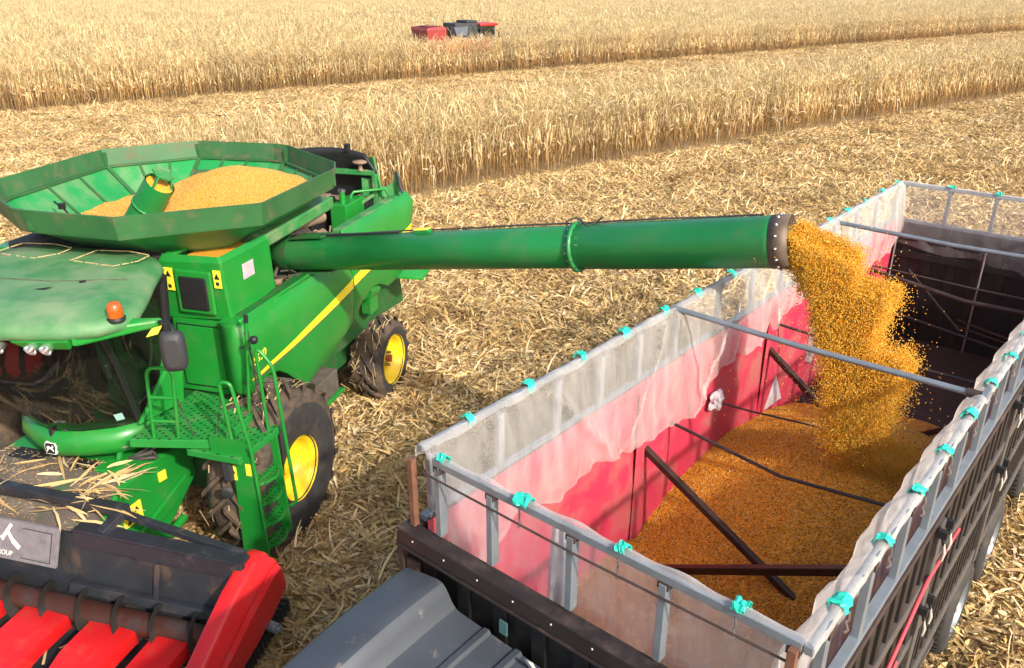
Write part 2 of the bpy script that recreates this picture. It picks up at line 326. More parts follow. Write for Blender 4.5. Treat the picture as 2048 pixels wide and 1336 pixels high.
def corn_patch(name, nrow, nper, lod):
    S = Strips(); g = rng
    seg = 6 if lod == 0 else 3
    for r in range(nrow):
        for k in range(nper):
            x = (r - (nrow - 1) / 2) * .65 + g.normal(0, .03); y = (k - (nper - 1) / 2) * (1.32 / nper) + g.normal(0, .04)
            h = g.normal(1.98, .17); la = g.uniform(0, 6.28); lean = abs(g.normal(0, .09))
            if g.random() < .06: h *= .6; lean += .25
            top = np.array([x + math.cos(la) * lean * h, y + math.sin(la) * lean * h, h])
            t = np.linspace(0, 1, 4)[:, None]; base = np.array([x, y, 0.])
            pts = base + (top - base) * t; pts[:, :2] -= ((t * (1 - t)) * (top - base)[None, :])[:, :2] * .5
            c = np.array([.42, .27, .10]) * g.uniform(.6, 1.1)
            wid = np.linspace(.017, .008, 4)[:, None] * (1 if lod == 0 else 1.4)
            S.ribbon(pts, wid * np.array([1, 0, 0]), c); S.ribbon(pts, wid * np.array([0, 1, 0]), c)
            nl = g.integers(11, 15) if lod == 0 else 9
            az = g.uniform(0, 3.14)
            for i in range(nl):
                f = .26 + .73 * (i + g.uniform(-.3, .3)) / nl; f = min(max(f, .1), .99); p = base + (top - base) * f
                a = az + (i % 2) * 3.14 + g.normal(0, .5); L = g.uniform(.45, .9) * (1 - .25 * abs(f - .5)); wd = g.uniform(.020, .040) * (1 if lod == 0 else 1.5)
                el, dr = (g.uniform(.7, 1.45), g.uniform(3.0, 5.0)) if f < .72 else (g.uniform(.9, 1.5), g.uniform(.3, 2.6)); ds_ = L / seg; P = [p]; cur = p.copy(); a2 = a; fold = (2 if lod == 0 else 1) if f < .72 else 9; hang_ = g.uniform(-1.55, -1.1)
                for q in range(seg):
                    cur = cur + ds_ * np.array([math.cos(a2) * math.cos(el), math.sin(a2) * math.cos(el), math.sin(el)])
                    if cur[2] < .03: cur[2] = .03
                    P.append(cur); el = max(el - dr / seg, -1.52) if q + 1 < fold else (hang_ if fold < 9 else max(el - dr / seg, -1.5)); a2 += g.normal(0, .18)
                P = np.array(P); d = np.gradient(P, axis=0); tw = g.normal(0, .9)
                hw = []
                for q in range(seg + 1):
                    dd = d[q] / (np.linalg.norm(d[q]) + 1e-9); s1 = perp(dd); s2 = np.cross(dd, s1); an = tw * q / seg + g.normal(0, .2)
                    hw.append((s1 * math.cos(an) + s2 * math.sin(an)) * wd * .5 * (1 - .92 * (q / seg) ** 2.2) * (.6 if q == 0 else 1))
                c = np.array(PALE[g.integers(len(PALE))]) * g.uniform(.75, 1.12)
                if f < .5: c = c * np.array([.62, .50, .37])  # lower leaves older and browner, darkened further to paint in shade at the base
                S.ribbon(P, np.array(hw), c)
            if lod == 0 and g.random() < .8:   # ear in its husk
                f = g.uniform(.42, .56); p = base + (top - base) * f; a = g.uniform(0, 6.28); L = .24
                d = np.array([math.cos(a) * .6, math.sin(a) * .6, g.uniform(-.9, .4)]); d /= np.linalg.norm(d)
                tt = np.linspace(0, 1, 4)[:, None]; pts = p + d * L * tt; w4 = np.array([.012, .028, .026, .004])[:, None]
                s1 = perp(d); s2 = np.cross(d, s1); c = np.array([.82, .68, .42]) * g.uniform(.85, 1.08)
                for an in (0, 1.05, 2.1): S.ribbon(pts, w4 * (s1 * math.cos(an) + s2 * math.sin(an)), c)
            for q in range(4 if lod == 0 else 2):      # tassel
                a = g.uniform(0, 6.28); L = g.uniform(.15, .32); e = g.uniform(.5, 1.4)
                d = np.array([math.cos(a) * math.cos(e), math.sin(a) * math.cos(e), math.sin(e)])
                S.ribbon(np.array([top, top + d * L * .6, top + d * L - [0, 0, .03]]), np.array([.006, .007, .003])[:, None] * perp(d) * (1 if lod == 0 else 2), np.array([.62, .47, .24]) * g.uniform(.8, 1.1))
    return S.mesh(name, CORN)
ST = [(.76, .53, .24), (.84, .65, .36), (.66, .44, .18), (.80, .64, .37), (.50, .34, .14), (.74, .55, .26), (.34, .22, .095), (.64, .48, .18), (.70, .48, .20), (.30, .19, .09)]
def straw_patch(name, n=440, size=1.1):
    S = Strips(); g = rng
    for i in range(n):
        p = np.array([g.uniform(-.5, .5) * size, g.uniform(-.5, .5) * size, 0.]); a = g.uniform(0, 6.28); kind = g.random()
        z = abs(g.normal(.010, .022)); c = np.array(ST[g.integers(len(ST))]) * g.uniform(.8, 1.15)
        if kind < .62:   # leaf strip
            L = g.uniform(.06, .27) if g.random() < .93 else g.uniform(.3, .5); wd = g.uniform(.014, .038); seg = 4
        elif kind < .78: # stalk piece
            L = g.uniform(.10, .32); wd = g.uniform(.011, .02); seg = 2
        else:            # husk
            L = g.uniform(.06, .14); wd = g.uniform(.03, .058); seg = 3; c = np.array([.78, .61, .35]) * g.uniform(.75, 1.08)
        P = [p + [0, 0, z]]; el = g.normal(.1, .25); cv = g.normal(0, .8) if kind < .62 else g.normal(0, .2)
        for q in range(seg):
            P.append(P[-1] + L / seg * np.array([math.cos(a) * math.cos(el), math.sin(a) * math.cos(el), math.sin(el)])); a += cv / seg; el -= g.uniform(0, .28) * (1 if kind < .62 else .3)
        P = np.array(P); P[:, 2] = np.maximum(P[:, 2], .004 + .012 * g.random())
        d = np.gradient(P, axis=0); hw = []; tl = g.normal(0, .6)
        for q in range(seg + 1):
            dd = d[q] / (np.linalg.norm(d[q]) + 1e-9); s1 = perp(dd); s2 = np.cross(dd, s1); an = tl + g.normal(0, .2)
            prof = math.sin(math.pi * (.12 + .83 * q / seg)) if kind < .62 or kind >= .78 else 1.
            hw.append((s1 * math.cos(an) + s2 * math.sin(an)) * wd * .5 * prof)
        S.ribbon(P, np.array(hw), c)
        if .62 <= kind < .78:
            S.ribbon(P, np.array([0, 0, wd * .5]) + 0 * P, c * .8)
    return S.mesh(name, STRAW)
def instancer(name, pts, kinds, rot, scl, vid, label, parent_kind="stuff"):
    """one object whose geometry nodes stand one of the source meshes on every point."""
    me = bpy.data.meshes.new(name); me.vertices.add(len(pts)); me.vertices.foreach_set("co", np.asarray(pts, np.float32).ravel())
    for an, ty, da, key in (("rot", 'FLOAT_VECTOR', rot, "vector"), ("scl", 'FLOAT_VECTOR', scl, "vector"), ("vid", 'INT', vid, "value")):
        at = me.attributes.new(an, ty, 'POINT'); at.data.foreach_set(key, np.asarray(da, np.int32 if ty == 'INT' else np.float32).ravel())
    o = put(me, name)
    kc = bpy.data.collections.new(name + "_kinds")
    for k in kinds:
        ko = bpy.data.objects.new(k.name, k); kc.objects.link(ko)
    ng = bpy.data.node_groups.new(name + "_nodes", 'GeometryNodeTree')
    ng.interface.new_socket("Geometry", in_out='INPUT', socket_type='NodeSocketGeometry'); ng.interface.new_socket("Geometry", in_out='OUTPUT', socket_type='NodeSocketGeometry')
    N = ng.nodes; L = ng.links; gi = N.new("NodeGroupInput"); go = N.new("NodeGroupOutput")
    ci = N.new("GeometryNodeCollectionInfo"); ci.inputs[0].default_value = kc; ci.inputs["Separate Children"].default_value = True; ci.inputs["Reset Children"].default_value = True
    ip = N.new("GeometryNodeInstanceOnPoints"); ip.inputs["Pick Instance"].default_value = True
    def attr(n, ty):
        a = N.new("GeometryNodeInputNamedAttribute"); a.data_type = ty; a.inputs[0].default_value = n; return a.outputs[0]
    L.new(gi.outputs[0], ip.inputs["Points"]); L.new(ci.outputs[0], ip.inputs["Instance"]); L.new(attr("vid", 'INT'), ip.inputs["Instance Index"])
    e2r = N.new("FunctionNodeEulerToRotation"); L.new(attr("rot", 'FLOAT_VECTOR'), e2r.inputs[0]); L.new(e2r.outputs[0], ip.inputs["Rotation"])
    L.new(attr("scl", 'FLOAT_VECTOR'), ip.inputs["Scale"]); L.new(ip.outputs[0], go.inputs[0])
    md = o.modifiers.new("scatter", 'NODES'); md.node_group = ng
    return tag(o, label, None, None, "stuff")

# ---------------------------------------------------------------- field layout: a = along rows, r = across (positive towards the camera)
ROW = 53.0
A_ = yd(ROW); R_ = yd(ROW + 90)
def rowpt(r, a): return R_[None, :] * np.asarray(r)[:, None] + A_[None, :] * np.asarray(a)[:, None]
def in_view(P, margin=1.1, dmax=340, dmin=3):
    x, y = P[:, 0], P[:, 1]
    return (y > dmin) & (np.abs(x) < (.66 * margin) * y + 6) & (np.hypot(x, y) < dmax)
# ground sheet to the horizon
g = MB(); g.add([(-1500, -300, 0), (1500, -300, 0), (1500, 2500, 0), (-1500, 2500, 0)], [(0, 1, 2, 3)])
tag(g.build("ground", SOIL), None, None, None, "structure")

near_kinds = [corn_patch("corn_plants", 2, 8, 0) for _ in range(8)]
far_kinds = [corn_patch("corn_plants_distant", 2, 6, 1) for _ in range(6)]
def field(name, r0, r1, a0, a1, kinds, label, dmax, jag=0.):
    rr = np.arange(r0, r1, -1.3) - .65; aa = np.arange(a0, a1, 1.32)
    Rg, Ag = np.meshgrid(rr, aa); Rg = Rg.ravel(); Ag = Ag.ravel()
    P = rowpt(Rg, Ag); k = in_view(P, 1.12, dmax); P = P[k]; n = len(P)
    rot = np.c_[np.zeros((n, 2)), -R(ROW) + math.pi * rng.integers(0, 2, n)]
    z = 1.08 + .07 * np.array([fbm(p[0], p[1], .06) for p in P]) + rng.normal(0, .03, n)
    scl = np.c_[np.ones(n), np.ones(n), z]
    return instancer(name, np.c_[P, np.zeros(n)], kinds, rot, scl, rng.integers(0, len(kinds), n), label)
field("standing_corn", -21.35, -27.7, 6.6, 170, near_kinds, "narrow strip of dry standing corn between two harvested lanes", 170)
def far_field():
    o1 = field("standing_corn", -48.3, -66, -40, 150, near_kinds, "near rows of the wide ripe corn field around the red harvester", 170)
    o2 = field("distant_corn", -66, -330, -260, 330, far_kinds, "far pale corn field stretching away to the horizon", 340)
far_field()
straw_kinds = [straw_patch("straw_bits") for _ in range(8)]
def residue():
    n = 60000; y = 4 + 100 * rng.random(n) ** 1.5; x = (rng.random(n) * 2 - 1) * (.66 * 1.12 * y + 4)
    P = np.c_[x, y]
    # even density: draw uniformly over the wedge instead
    Pu = np.c_[rng.uniform(-85, 85, 50000), rng.uniform(3, 112, 50000)]
    k = in_view(Pu, 1.08, 125); Pu = Pu[k]
    r = Pu @ R_; a = Pu @ A_
    keep = (r > -49.0) & ~((r < -21.2) & (r > -27.9) & (a > 6.4))
    keep &= (np.hypot(Pu[:, 0], Pu[:, 1]) < 125); Pu = Pu[keep]
    near = rng.uniform(-1, 1, (9000, 2)) * [17, 15] + [2, 17]; near = near[in_view(near, 1.1)]
    rn = near @ R_; near = near[rn > -21.3]
    P = np.r_[Pu, near]; n = len(P)
    z = np.array([.05 * fbm(p[0], p[1], .5) for p in P]) + .03; z = np.maximum(z, 0.0)
    rot = np.c_[rng.normal(0, .06, n), rng.normal(0, .06, n), rng.uniform(0, 6.28, n)]
    s = rng.uniform(.85, 1.2, n)
    return instancer("corn_residue", np.c_[P, z], straw_kinds, rot, np.c_[s, s, s * 1.2], rng.integers(0, 8, n), "golden chopped corn straw and husks covering the harvested ground")
residue()
# ---------------------------------------------------------------- combine harvester (local x = its left side, y = rearwards)
KO, KYAW = (-2.49, 8.24, 0), 15.5
K = root("combine_harvester", "large green combine harvester with yellow wheels unloading maize through its long side tube", "combine harvester", KO, KYAW)
CX = -2.07
def tyre_wheel(cx_out, y, z, Rr, W, rimR, nl, parent, front, side=1):
    """side=+1: outer face looks to +x"""
    b = MB(); s = side; xo = cx_out; prof = []
    for r, h in ((rimR, -.02), (rimR + .02, 0), (Rr * .80, .015), (Rr * .93, -.03), (Rr * .965, -.10 * W / .5), (Rr * .975, -W * .5), (Rr * .965, -W + .10 * W / .5), (Rr * .93, -W + .03), (rimR + .02, -W), (rimR, -W + .02)):
        prof.append((r, h))
    b.lathe(prof, (xo, y, z), (s, 0, 0), 48, 0)
    nf = len(b.f)
    for i, f in enumerate(b.f): # sidewall faces use the cleaner rubber
        ring = i // 48
        if ring in (0, 1): b.m[i] = 1
    for k in range(nl):   # chevron lugs
        for hf in (0, 1):
            a0 = 2 * math.pi * (k + .5 * hf) / nl; pts = []
            x1 = xo - s * .015 if hf == 0 else xo - s * (W - .015); x2 = xo - s * W * .54 if hf == 0 else xo - s * W * .46
            rows = []
            for q in range(4):
                t = q / 3; x = x1 + (x2 - x1) * t; a = a0 + .55 * t * .9 * (1.0 / Rr) * .7
                r1 = Rr * (.92 + .05 * min(1, t * 3)); r2 = Rr * (.985 + .06 * min(1, .3 + t * 2)); hw = .030 / Rr
                rows.append([(x, y + math.sin(a - hw * 1.3) * r1, z + math.cos(a - hw * 1.3) * r1), (x, y + math.sin(a - hw) * r2, z + math.cos(a - hw) * r2),
                             (x, y + math.sin(a + hw) * r2, z + math.cos(a + hw) * r2), (x, y + math.sin(a + hw * 1.3) * r1, z + math.cos(a + hw * 1.3) * r1)])
            b.loft(rows, 0, False, False); b.add(rows[0], [(0, 1, 2, 3)], 0); b.add(rows[-1], [(3, 2, 1, 0)], 0)
    for q in range(int(170 * Rr)):     # straw stuck in the mud
        a = random.uniform(0, 6.28); x = xo - s * random.uniform(.03, W - .03); r = Rr * random.uniform(.985, 1.03)
        p = Vector((x, y + math.sin(a) * r, z + math.cos(a) * r)); d = Vector((random.gauss(0, .7), math.cos(a), -math.sin(a))).normalized() * random.uniform(.03, .12)
        n = Vector((0, math.sin(a), math.cos(a))); u = d.cross(n).normalized() * random.uniform(.004, .010)
        b.add([p - d - u, p - d + u, p + d + u + n * .02, p + d - u + n * .02], [(0, 1, 2, 3)], 2)
    wh = b.build("wheel", [RUBBER, WALLRUB, STRAWBIT], parent)
    c = MB(); dd = .20 if front else .10
    c.lathe([(rimR + .012, .012), (rimR + .012, -.02), (rimR - .03, -.03), (rimR - .05, -.07), (rimR - .07, -dd - .04), (.20, -dd - .10), (.17, -dd - .06), (.12, -dd - .05), (0, -dd - .05)], (xo, y, z), (s, 0, 0), 40, 0)
    c.build("rim", YELLOW, wh)
    if not front:
        h = MB()
        for k in range(8):
            a = k * .785; h.tube([(xo - s * .18, y + math.sin(a) * .11, z + math.cos(a) * .11), (xo - s * .085, y + math.sin(a) * .11, z + math.cos(a) * .11)], .022, 8)
        h.tube([(xo - s * .2, y, z), (xo - s * .06, y, z)], .055, 12, 1)
        h.build("wheel_nuts", [PIPE, RUSTRED], wh)
    else:
        h = MB(); h.tube([(xo - s * (dd + .1), y, z), (xo - s * (dd - .04), y, z)], .10, 14)
        h.build("hub", YELLOW, wh)
    return wh
STRAWBIT = M("stuck_straw", (.52, .38, .19), .8, var=.3, vs=30)
RUSTRED = M("red_brown_hub", (.30, .06, .03), .5, var=.3)
tyre_wheel(0, -.02, .98, .99, .66, .385, 20, K, True)
tyre_wheel(-.42, 3.72, .645, .67, .50, .40, 16, K, False)
tyre_wheel(2 * CX, -.02, .98, .99, .66, .385, 20, K, True, -1)
tyre_wheel(2 * CX + .42, 3.72, .645, .67, .50, .40, 16, K, False, -1)

# chassis and lower body
b = MB()
b.box(-3.40, -.74, -.05, 4.4, 1.25, 2.55)
b.box(-3.1, -1.0, .1, 4.0, .75, 1.25)
b.prism([(-3.30, 1.4, 1.1), (-3.30, 4.75, 1.5), (-3.30, 4.75, 2.6), (-3.30, 1.4, 2.6)], (2.45, 0, 0))
b.box(-3.45, -.70, -.35, .35, .72, 1.15)                 # front axle
b.box(-3.1, -.95, 3.58, 3.86, .50, .78)                  # rear axle
b.build("chassis", GREEN_DARK, K, .02)
# the big side panel with wheel arches
def arc(c0, c1, top, n=8):
    return []
pan = [(-.18, 2.09), (-.10, 2.08), (0, 2.09), (.18, 2.08), (.36, 2.03), (.52, 1.92), (.66, 1.79), (.80, 1.66), (.92, 1.58), (1.04, 1.565), (1.15, 1.60), (2.07, 1.78), (2.32, 1.87)]
pan2 = [(2.34, 1.88), (2.61, 2.02), (2.87, 2.10), (3.06, 2.13), (3.26, 2.10), (3.42, 2.03), (3.56, 1.96), (4.08, 1.97), (4.40, 2.35), (4.62, 2.74)]
def panel(x, low, up, name, mat, bulge=.05):
    p = MB(); n = len(low); rows = []
    for j in range(7):
        t = j / 6
        rows.append([(x + bulge * math.sin(math.pi * min(1, t * 1.0)) - .07 * max(0, t - .8) / .2 * 1.0, l[0] + (u[0] - l[0]) * t, l[1] + (u[1] - l[1]) * t) for l, u in zip(low, up)])
    p.loft(rows, 0, False, True)
    o = p.build(name, mat, K); so = o.modifiers.new("solid", 'SOLIDIFY'); so.thickness = .035; so.offset = -1
    bv = o.modifiers.new("bevel", 'BEVEL'); bv.width = .012; bv.segments = 2; bv.limit_method = 'ANGLE'; bv.angle_limit = R(50)
    return o
up1 = [(-.18 + (2.32 + .18) * i / (len(pan) - 1), 2.90 - .0 * i) for i in range(len(pan))]
up2 = [(2.34 + (4.62 - 2.34) * i / (len(pan2) - 1), 3.18) for i in range(len(pan2))]
sp = panel(-.37, pan, up1, "side_panel", GREEN_SIDE)
sp2 = panel(-.37, pan2, up2, "rear_side_panel", GREEN_SIDE, .04)
lp = panel(-.37, pan, up1, "side_panel", GREEN_SIDE); lp.scale.x = -1; lp.location.x = 2 * CX
lp2 = panel(-.37, pan2, up2, "rear_side_panel", GREEN_SIDE); lp2.scale.x = -1; lp2.location.x = 2 * CX
def xs(t): return -.37 + .05 * math.sin(math.pi * t)
def ribbon_on_panel(name, top, bot, mat, parent, off, low, up):
    r = MB(); rows = [[], []]
    for (yt, zt), (yb, zb) in zip(top, bot):
        for rw, yy, zz in ((rows[0], yb, zb), (rows[1], yt, zt)):
            zl = np.interp(yy, [l[0] for l in low], [l[1] for l in low]); zu = up[0][1]; t = (zz - zl) / (zu - zl)
            rw.append((-.37 + (.05 if low is pan else .04) * math.sin(math.pi * min(1, max(0, t))) + off, yy, zz))
    r.loft(rows, 0, False, True); o = r.build(name, mat, parent); return o
def zl(y): return 2.205 + (y + .27) * (2.36 - 2.205) / 2.4 + .0
ys = np.linspace(-.24, 2.31, 14)
def s_top(y): return np.interp(y, [-.27, 1.72, 2.51, 4.55], [2.20, 2.43, 2.545, 2.70])
def s_bot(y): return np.interp(y, [-.27, -.05, 1.87, 2.77, 4.55], [2.195, 2.17, 2.33, 2.43, 2.58])
ribbon_on_panel("stripe", [(y, s_top(y)) for y in ys], [(y, s_bot(y)) for y in ys], STRIPE, sp, .006, pan, up1)
ribbon_on_panel("stripe_lower_line", [(y, s_bot(y)) for y in ys], [(y, s_bot(y) - .022) for y in ys], BROWNBOX, sp, .005, pan, up1)  # thin brown line along the lower edge of the stripe
ys2 = np.linspace(2.36, 4.55, 12)
ribbon_on_panel("stripe", [(y, s_top(y)) for y in ys2], [(y, s_bot(y)) for y in ys2], STRIPE, sp2, .006, pan2, up2)
ribbon_on_panel("stripe_lower_line", [(y, s_bot(y)) for y in ys2], [(y, s_bot(y) - .022) for y in ys2], BROWNBOX, sp2, .005, pan2, up2)
text("model_lettering", "S550", .135, axes((-.316, -.20, 2.36), (0, 1, .10), (0, 0, 1)), LABELY, sp, .002, .25)
# ledge on top of the front side panel + step box by the front wheel
b = MB(); b.box(-.62, -.42, -.05, 2.3, 2.80, 2.88); b.build("side_ledge", GREEN_DARK, K, .015)
pe = lambda z, k: [(-.48 + (.11 + k) * math.cos(a), -.17 - (.11 + k) * math.sin(a), z) for a in np.linspace(-.05, 1.57, 8)] + [(-.66, -.24, z)]
b = MB(); b.loft([pe(2.0, -.03), pe(2.06, .0), pe(2.3, .03), pe(2.5, .04), pe(2.7, .025), pe(2.82, 0), pe(2.86, -.03)], 0, False, True); b.add(pe(2.86, -.03) + [(-.66, -.05, 2.86), (-.40, -.05, 2.86)], [tuple(range(11))]); b.build("panel_front_edge", GREEN_SIDE, K, 0, .02)
b = MB(); b.box(-.74, -.30, .92, 1.62, 1.16, 1.48); b.build("battery_box", BROWNBOX, K, .015)
b = MB(); b.box(-.78, -.26, .9, 1.7, 1.11, 1.16); b.build("box_tray", GREEN_SIDE, K, .008)
# rear: tail curve and chopper fin
b = MB(); b.prism([(-.42, 4.42, 2.30), (-.42, 4.66, 2.7), (-.42, 4.66, 3.18), (-.42, 4.42, 3.18)], (-3.2, 0, 0)); b.build("rear_wall", GREEN_SIDE, K, .03)
b = MB(); b.prism([(-.50, 3.75, 2.02), (-.12, 4.35, 1.80), (-.12, 4.75, 1.86), (-.50, 4.75, 2.06)], (0, 0, .05)); b.prism([(-3.64, 3.75, 2.02), (-4.02, 4.35, 1.80), (-4.02, 4.75, 1.86), (-3.64, 4.75, 2.06)], (0, 0, .05))
b.each("tail_fin", GREEN_SIDE, K, .01)
b = MB(); b.prism([(-3.3, 4.2, 1.2), (-3.3, 5.1, 1.1), (-3.3, 4.9, 2.2), (-3.3, 4.3, 2.3)], (2.5, 0, 0)); b.build("straw_chopper", GREEN_DARK, K, .02)
b = MB()
b.tube([(-.56, 3.1, 2.02), (-.56, 3.42, 1.98)], .13, 14); b.box(-.66, -.50, 3.18, 3.44, 1.62, 2.0); b.build("rear_fender", GREEN_SIDE, K, .015)

# front service housing and grain tank side cover
b = MB()
b.loft([[(-1.40, -.10, 2.80), (-.58, -.10, 2.84), (-.58, .84, 2.90), (-1.40, .84, 2.80)],
        [(-1.40, -.13, 3.46), (-.60, -.13, 3.50), (-.60, .84, 3.50), (-1.40, .84, 3.46)],
        [(-1.36, -.09, 3.54), (-.64, -.09, 3.56), (-.64, .84, 3.56), (-1.36, .84, 3.54)]], 0, True, False, True, False)
b.box(-1.36, -1.22, -.05, .84, 3.50, 3.545)
o = b.build("tank_housing", GREEN_SIDE, K, .03)
b = MB(); b.box(-1.20, -.78, .0, .70, 3.44, 3.47); b.build("spilled_grain_floor", GRAINBED, o)
b = MB(); b.box(-1.19, -.73, -.165, -.125, 2.90, 3.40); b.build("screen_surround", GREEN_SIDE, o, .02)
b = MB(); b.box(-1.13, -.79, -.185, -.155, 2.95, 3.33); b.build("air_screen", BLACK, o, .03)
for x0, x1, z0, z1 in ((-1.33, -1.22, 3.14, 3.40), (-.71, -.62, 3.22, 3.42)):
    b = MB(); b.box(x0, x1, -.142, -.133, z0, z1); lb = b.build("warning_label", LABELY, o)
    b = MB(); xc = (x0 + x1) / 2; b.prism([(xc - .035, -.144, z1 - .10), (xc + .035, -.144, z1 - .10), (xc, -.144, z1 - .03)], (0, .001, 0)); b.box(xc - .02, xc + .02, -.144, -.143, z0 + .03, z0 + .07); b.each("warning_symbol", BLACK, lb)
b = MB(); b.box(-.588, -.578, .22, .44, 3.20, 3.38); b.build("side_lamp", BAG, o, .02)
# lower service door cabinet
b = MB(); b.loft([[(-1.42, -.10, 1.9), (-.66, -.10, 1.9), (-.50, .10, 1.9), (-.50, .5, 1.9), (-1.42, .5, 1.9)], [(-1.38, -.10, 2.80), (-.66, -.10, 2.80), (-.52, .06, 2.80), (-.52, .5, 2.80), (-1.38, .5, 2.80)]], 0, True, False, True, True)
cb = b.build("service_cabinet", GREEN_SIDE, K, .04)
b = MB(); b.box(-1.30, -.72, -.118, -.104, 1.98, 2.72); dr = b.build("service_door", GREEN_SIDE, cb, .012)
b = MB()
for p, q in (((-1.31, 1.97), (-.71, 1.97)), ((-.71, 1.97), (-.71, 2.73)), ((-.71, 2.73), (-1.31, 2.73)), ((-1.31, 2.73), (-1.31, 1.97))):
    b.bar((p[0], -.106, p[1]), (q[0], -.106, q[1]), .010)
b.build("door_seam", BLACK, dr)
b = MB()
for z in (2.18, 2.55): b.tube([(-.725, -.125, z - .05), (-.725, -.125, z + .05)], .012, 6)
b.each("hinge", GREEN_DUSTY, dr)
# shelf along the tank
b = MB(); b.hexa([(-1.15, .80, 3.40), (-.60, .80, 3.40), (-.60, 2.50, 3.44), (-1.15, 2.50, 3.44), (-1.15, .80, 3.53), (-.60, .80, 3.555), (-.60, 2.50, 3.60), (-1.15, 2.50, 3.58)])
b.build("tank_shelf", GREEN_DUSTY, K, .025)
b = MB(); b.box(-3.70, -3.0, -.1, .6, 2.95, 3.42); b.build("left_tank_box", GREEN_SIDE, K, .03)
b = MB(); b.box(-3.45, -1.36, -.08, .6, 2.75, 3.50); b.build("cab_rear_wall", BLACKDUST, K, .02)

# grain tank extension: rim band, flared walls, inner lining
RIM = [(-3.83, .33), (-3.72, .02), (-2.60, -.70), (-2.40, -.74), (-1.33, -.73), (-.20, .17), (-.24, 1.95), (-.42, 2.30), (-1.60, 3.18), (-1.85, 3.23), (-3.05, 3.14), (-3.95, 2.2)]
RC = (-2.02, 1.22)
def ring(off, z): # offset ring towards centre
    out = []
    for x, y in RIM:
        d = Vector((RC[0] - x, RC[1] - y)); d.normalize(); out.append((x + d.x * off, y + d.y * off, z))
    return out
b = MB(); b.loft([ring(.05, 3.86), ring(.0, 4.11), ring(.022, 4.115), ring(.07, 3.865)], 0, True, False)
rimo = b.build("tank_rim", GREEN_RIM, K)
b = MB()
for i, (x, y, z) in enumerate(ring(.055, 3.97)):
    if i in (3, 6, 8, 10, 11): b.box(x - .03, x + .03, y - .03, y + .03, z - .08, z + .10)
b.each("rim_bracket", GREEN_RIM, rimo)
inner = [(-3.15, .45), (-3.1, .42), (-2.5, .25), (-2.3, .25), (-1.6, .25), (-1.05, .55), (-1.0, 1.9), (-1.05, 2.05), (-1.6, 2.4), (-1.9, 2.4), (-2.9, 2.35), (-3.2, 2.0)]
b = MB(); b.loft([ring(.06, 3.88), ring(.10, 3.87), [(x, y, 3.38) for x, y in inner], [(x, y, 3.0) for x, y in inner]], 0, True, False)
lin = b.build("tank_lining", GREEN_IN, K)
b = MB(); r0 = ring(.12, 3.875); 
for i in range(12):
    p = Vector(r0[i]); q = Vector((*inner[i], 3.39)); 
    if i not in (0, 7, 9): b.bar(p + V(0, 0, .01), q + V(0, 0, .012), .055, .02)
for i in range(12):
    b.bar(Vector(ring(.11, 3.885)[i]), Vector(ring(.11, 3.885)[(i + 1) % 12]), .05, .02)
for t in (.33, .66):
    for i in (2, 4, 5, 7, 9, 11, 10):
        j = (i + 1) % 12; b.bar(Vector(r0[i]).lerp(Vector(r0[j]), t), Vector((*inner[i], 3.395)).lerp(Vector((*inner[j], 3.395)), t), .03, .015)
b.build("lining_rib", GREEN_RIM, lin)
b = MB(); b.tube([(-3.35, .62, 3.80), (-3.1, .5, 3.75), (-2.75, .2, 3.78), (-2.5, .1, 3.80)], .014, 6); b.box(-3.16, -3.10, .46, .53, 3.76, 3.83); b.box(-2.58, -2.51, .04, .10, 3.77, 3.84); b.build("grain_sensor", BLACK, lin, .01)
outer = [(-3.5, .5), (-3.45, .35), (-2.6, .20), (-2.4, .18), (-1.5, .18), (-.95, .50), (-.82, 1.9), (-.9, 2.1), (-1.6, 2.6), (-1.9, 2.62), (-3.0, 2.55), (-3.55, 2.1)]
b = MB(); b.loft([[(x, y, 3.42) for x, y in outer], [(x, y, 3.55) for x, y in outer], ring(.10, 3.855), ring(.045, 3.87)], 0, True, False)
ho = b.build("tank_flare", GREEN_RIM, K)
b = MB(); b.tube([(-1.95, .10, 3.60), (-1.35, .11, 3.615)], .035, 8); b.build("tank_window", BAG, ho)
# tank filling auger
FP0, FP1 = V(-2.52, .80, 3.35), V(-1.94, .80, 4.07)
ft = MB(); p0, p1 = FP0, FP1
ft.tube([p0, p1], .175, 24, 0, False); ft.tube([p0, p1], .16, 24, 0, False)
fa = ft.build("filling_auger", GREEN_TUBE, K)
d = (p1 - p0).normalized()
b = MB(); b.lathe([(0, 0), (.158, 0)], p1 - d * .03, d, 20); b.build("auger_grain", GRAINBED, fa)
b = MB(); b.tube([p1 + d * .13 + V(-.06, .05, 0), p1 + d * .15 + V(-.06, .05, 0)], .13, 6); b.build("auger_cap", GREEN_DUSTY, fa)
b = MB()
for a in (0, 2.1, 4.2):
    u = d.orthogonal().normalized(); w_ = d.cross(u); q = (u * math.cos(a) + w_ * math.sin(a)) * .15
    b.bar(p1 + q - d * .05, p1 + q * .7 + d * .14 + V(-.06, .05, 0), .05, .015)
b.each("cap_bracket", GREEN_TUBE, fa)
b = MB(); b.lathe([(.178, 0), (.19, 0), (.19, .03), (.178, .03)], p0 + d * .55, d, 24); b.build("auger_clamp", GREEN_TUBE, fa)

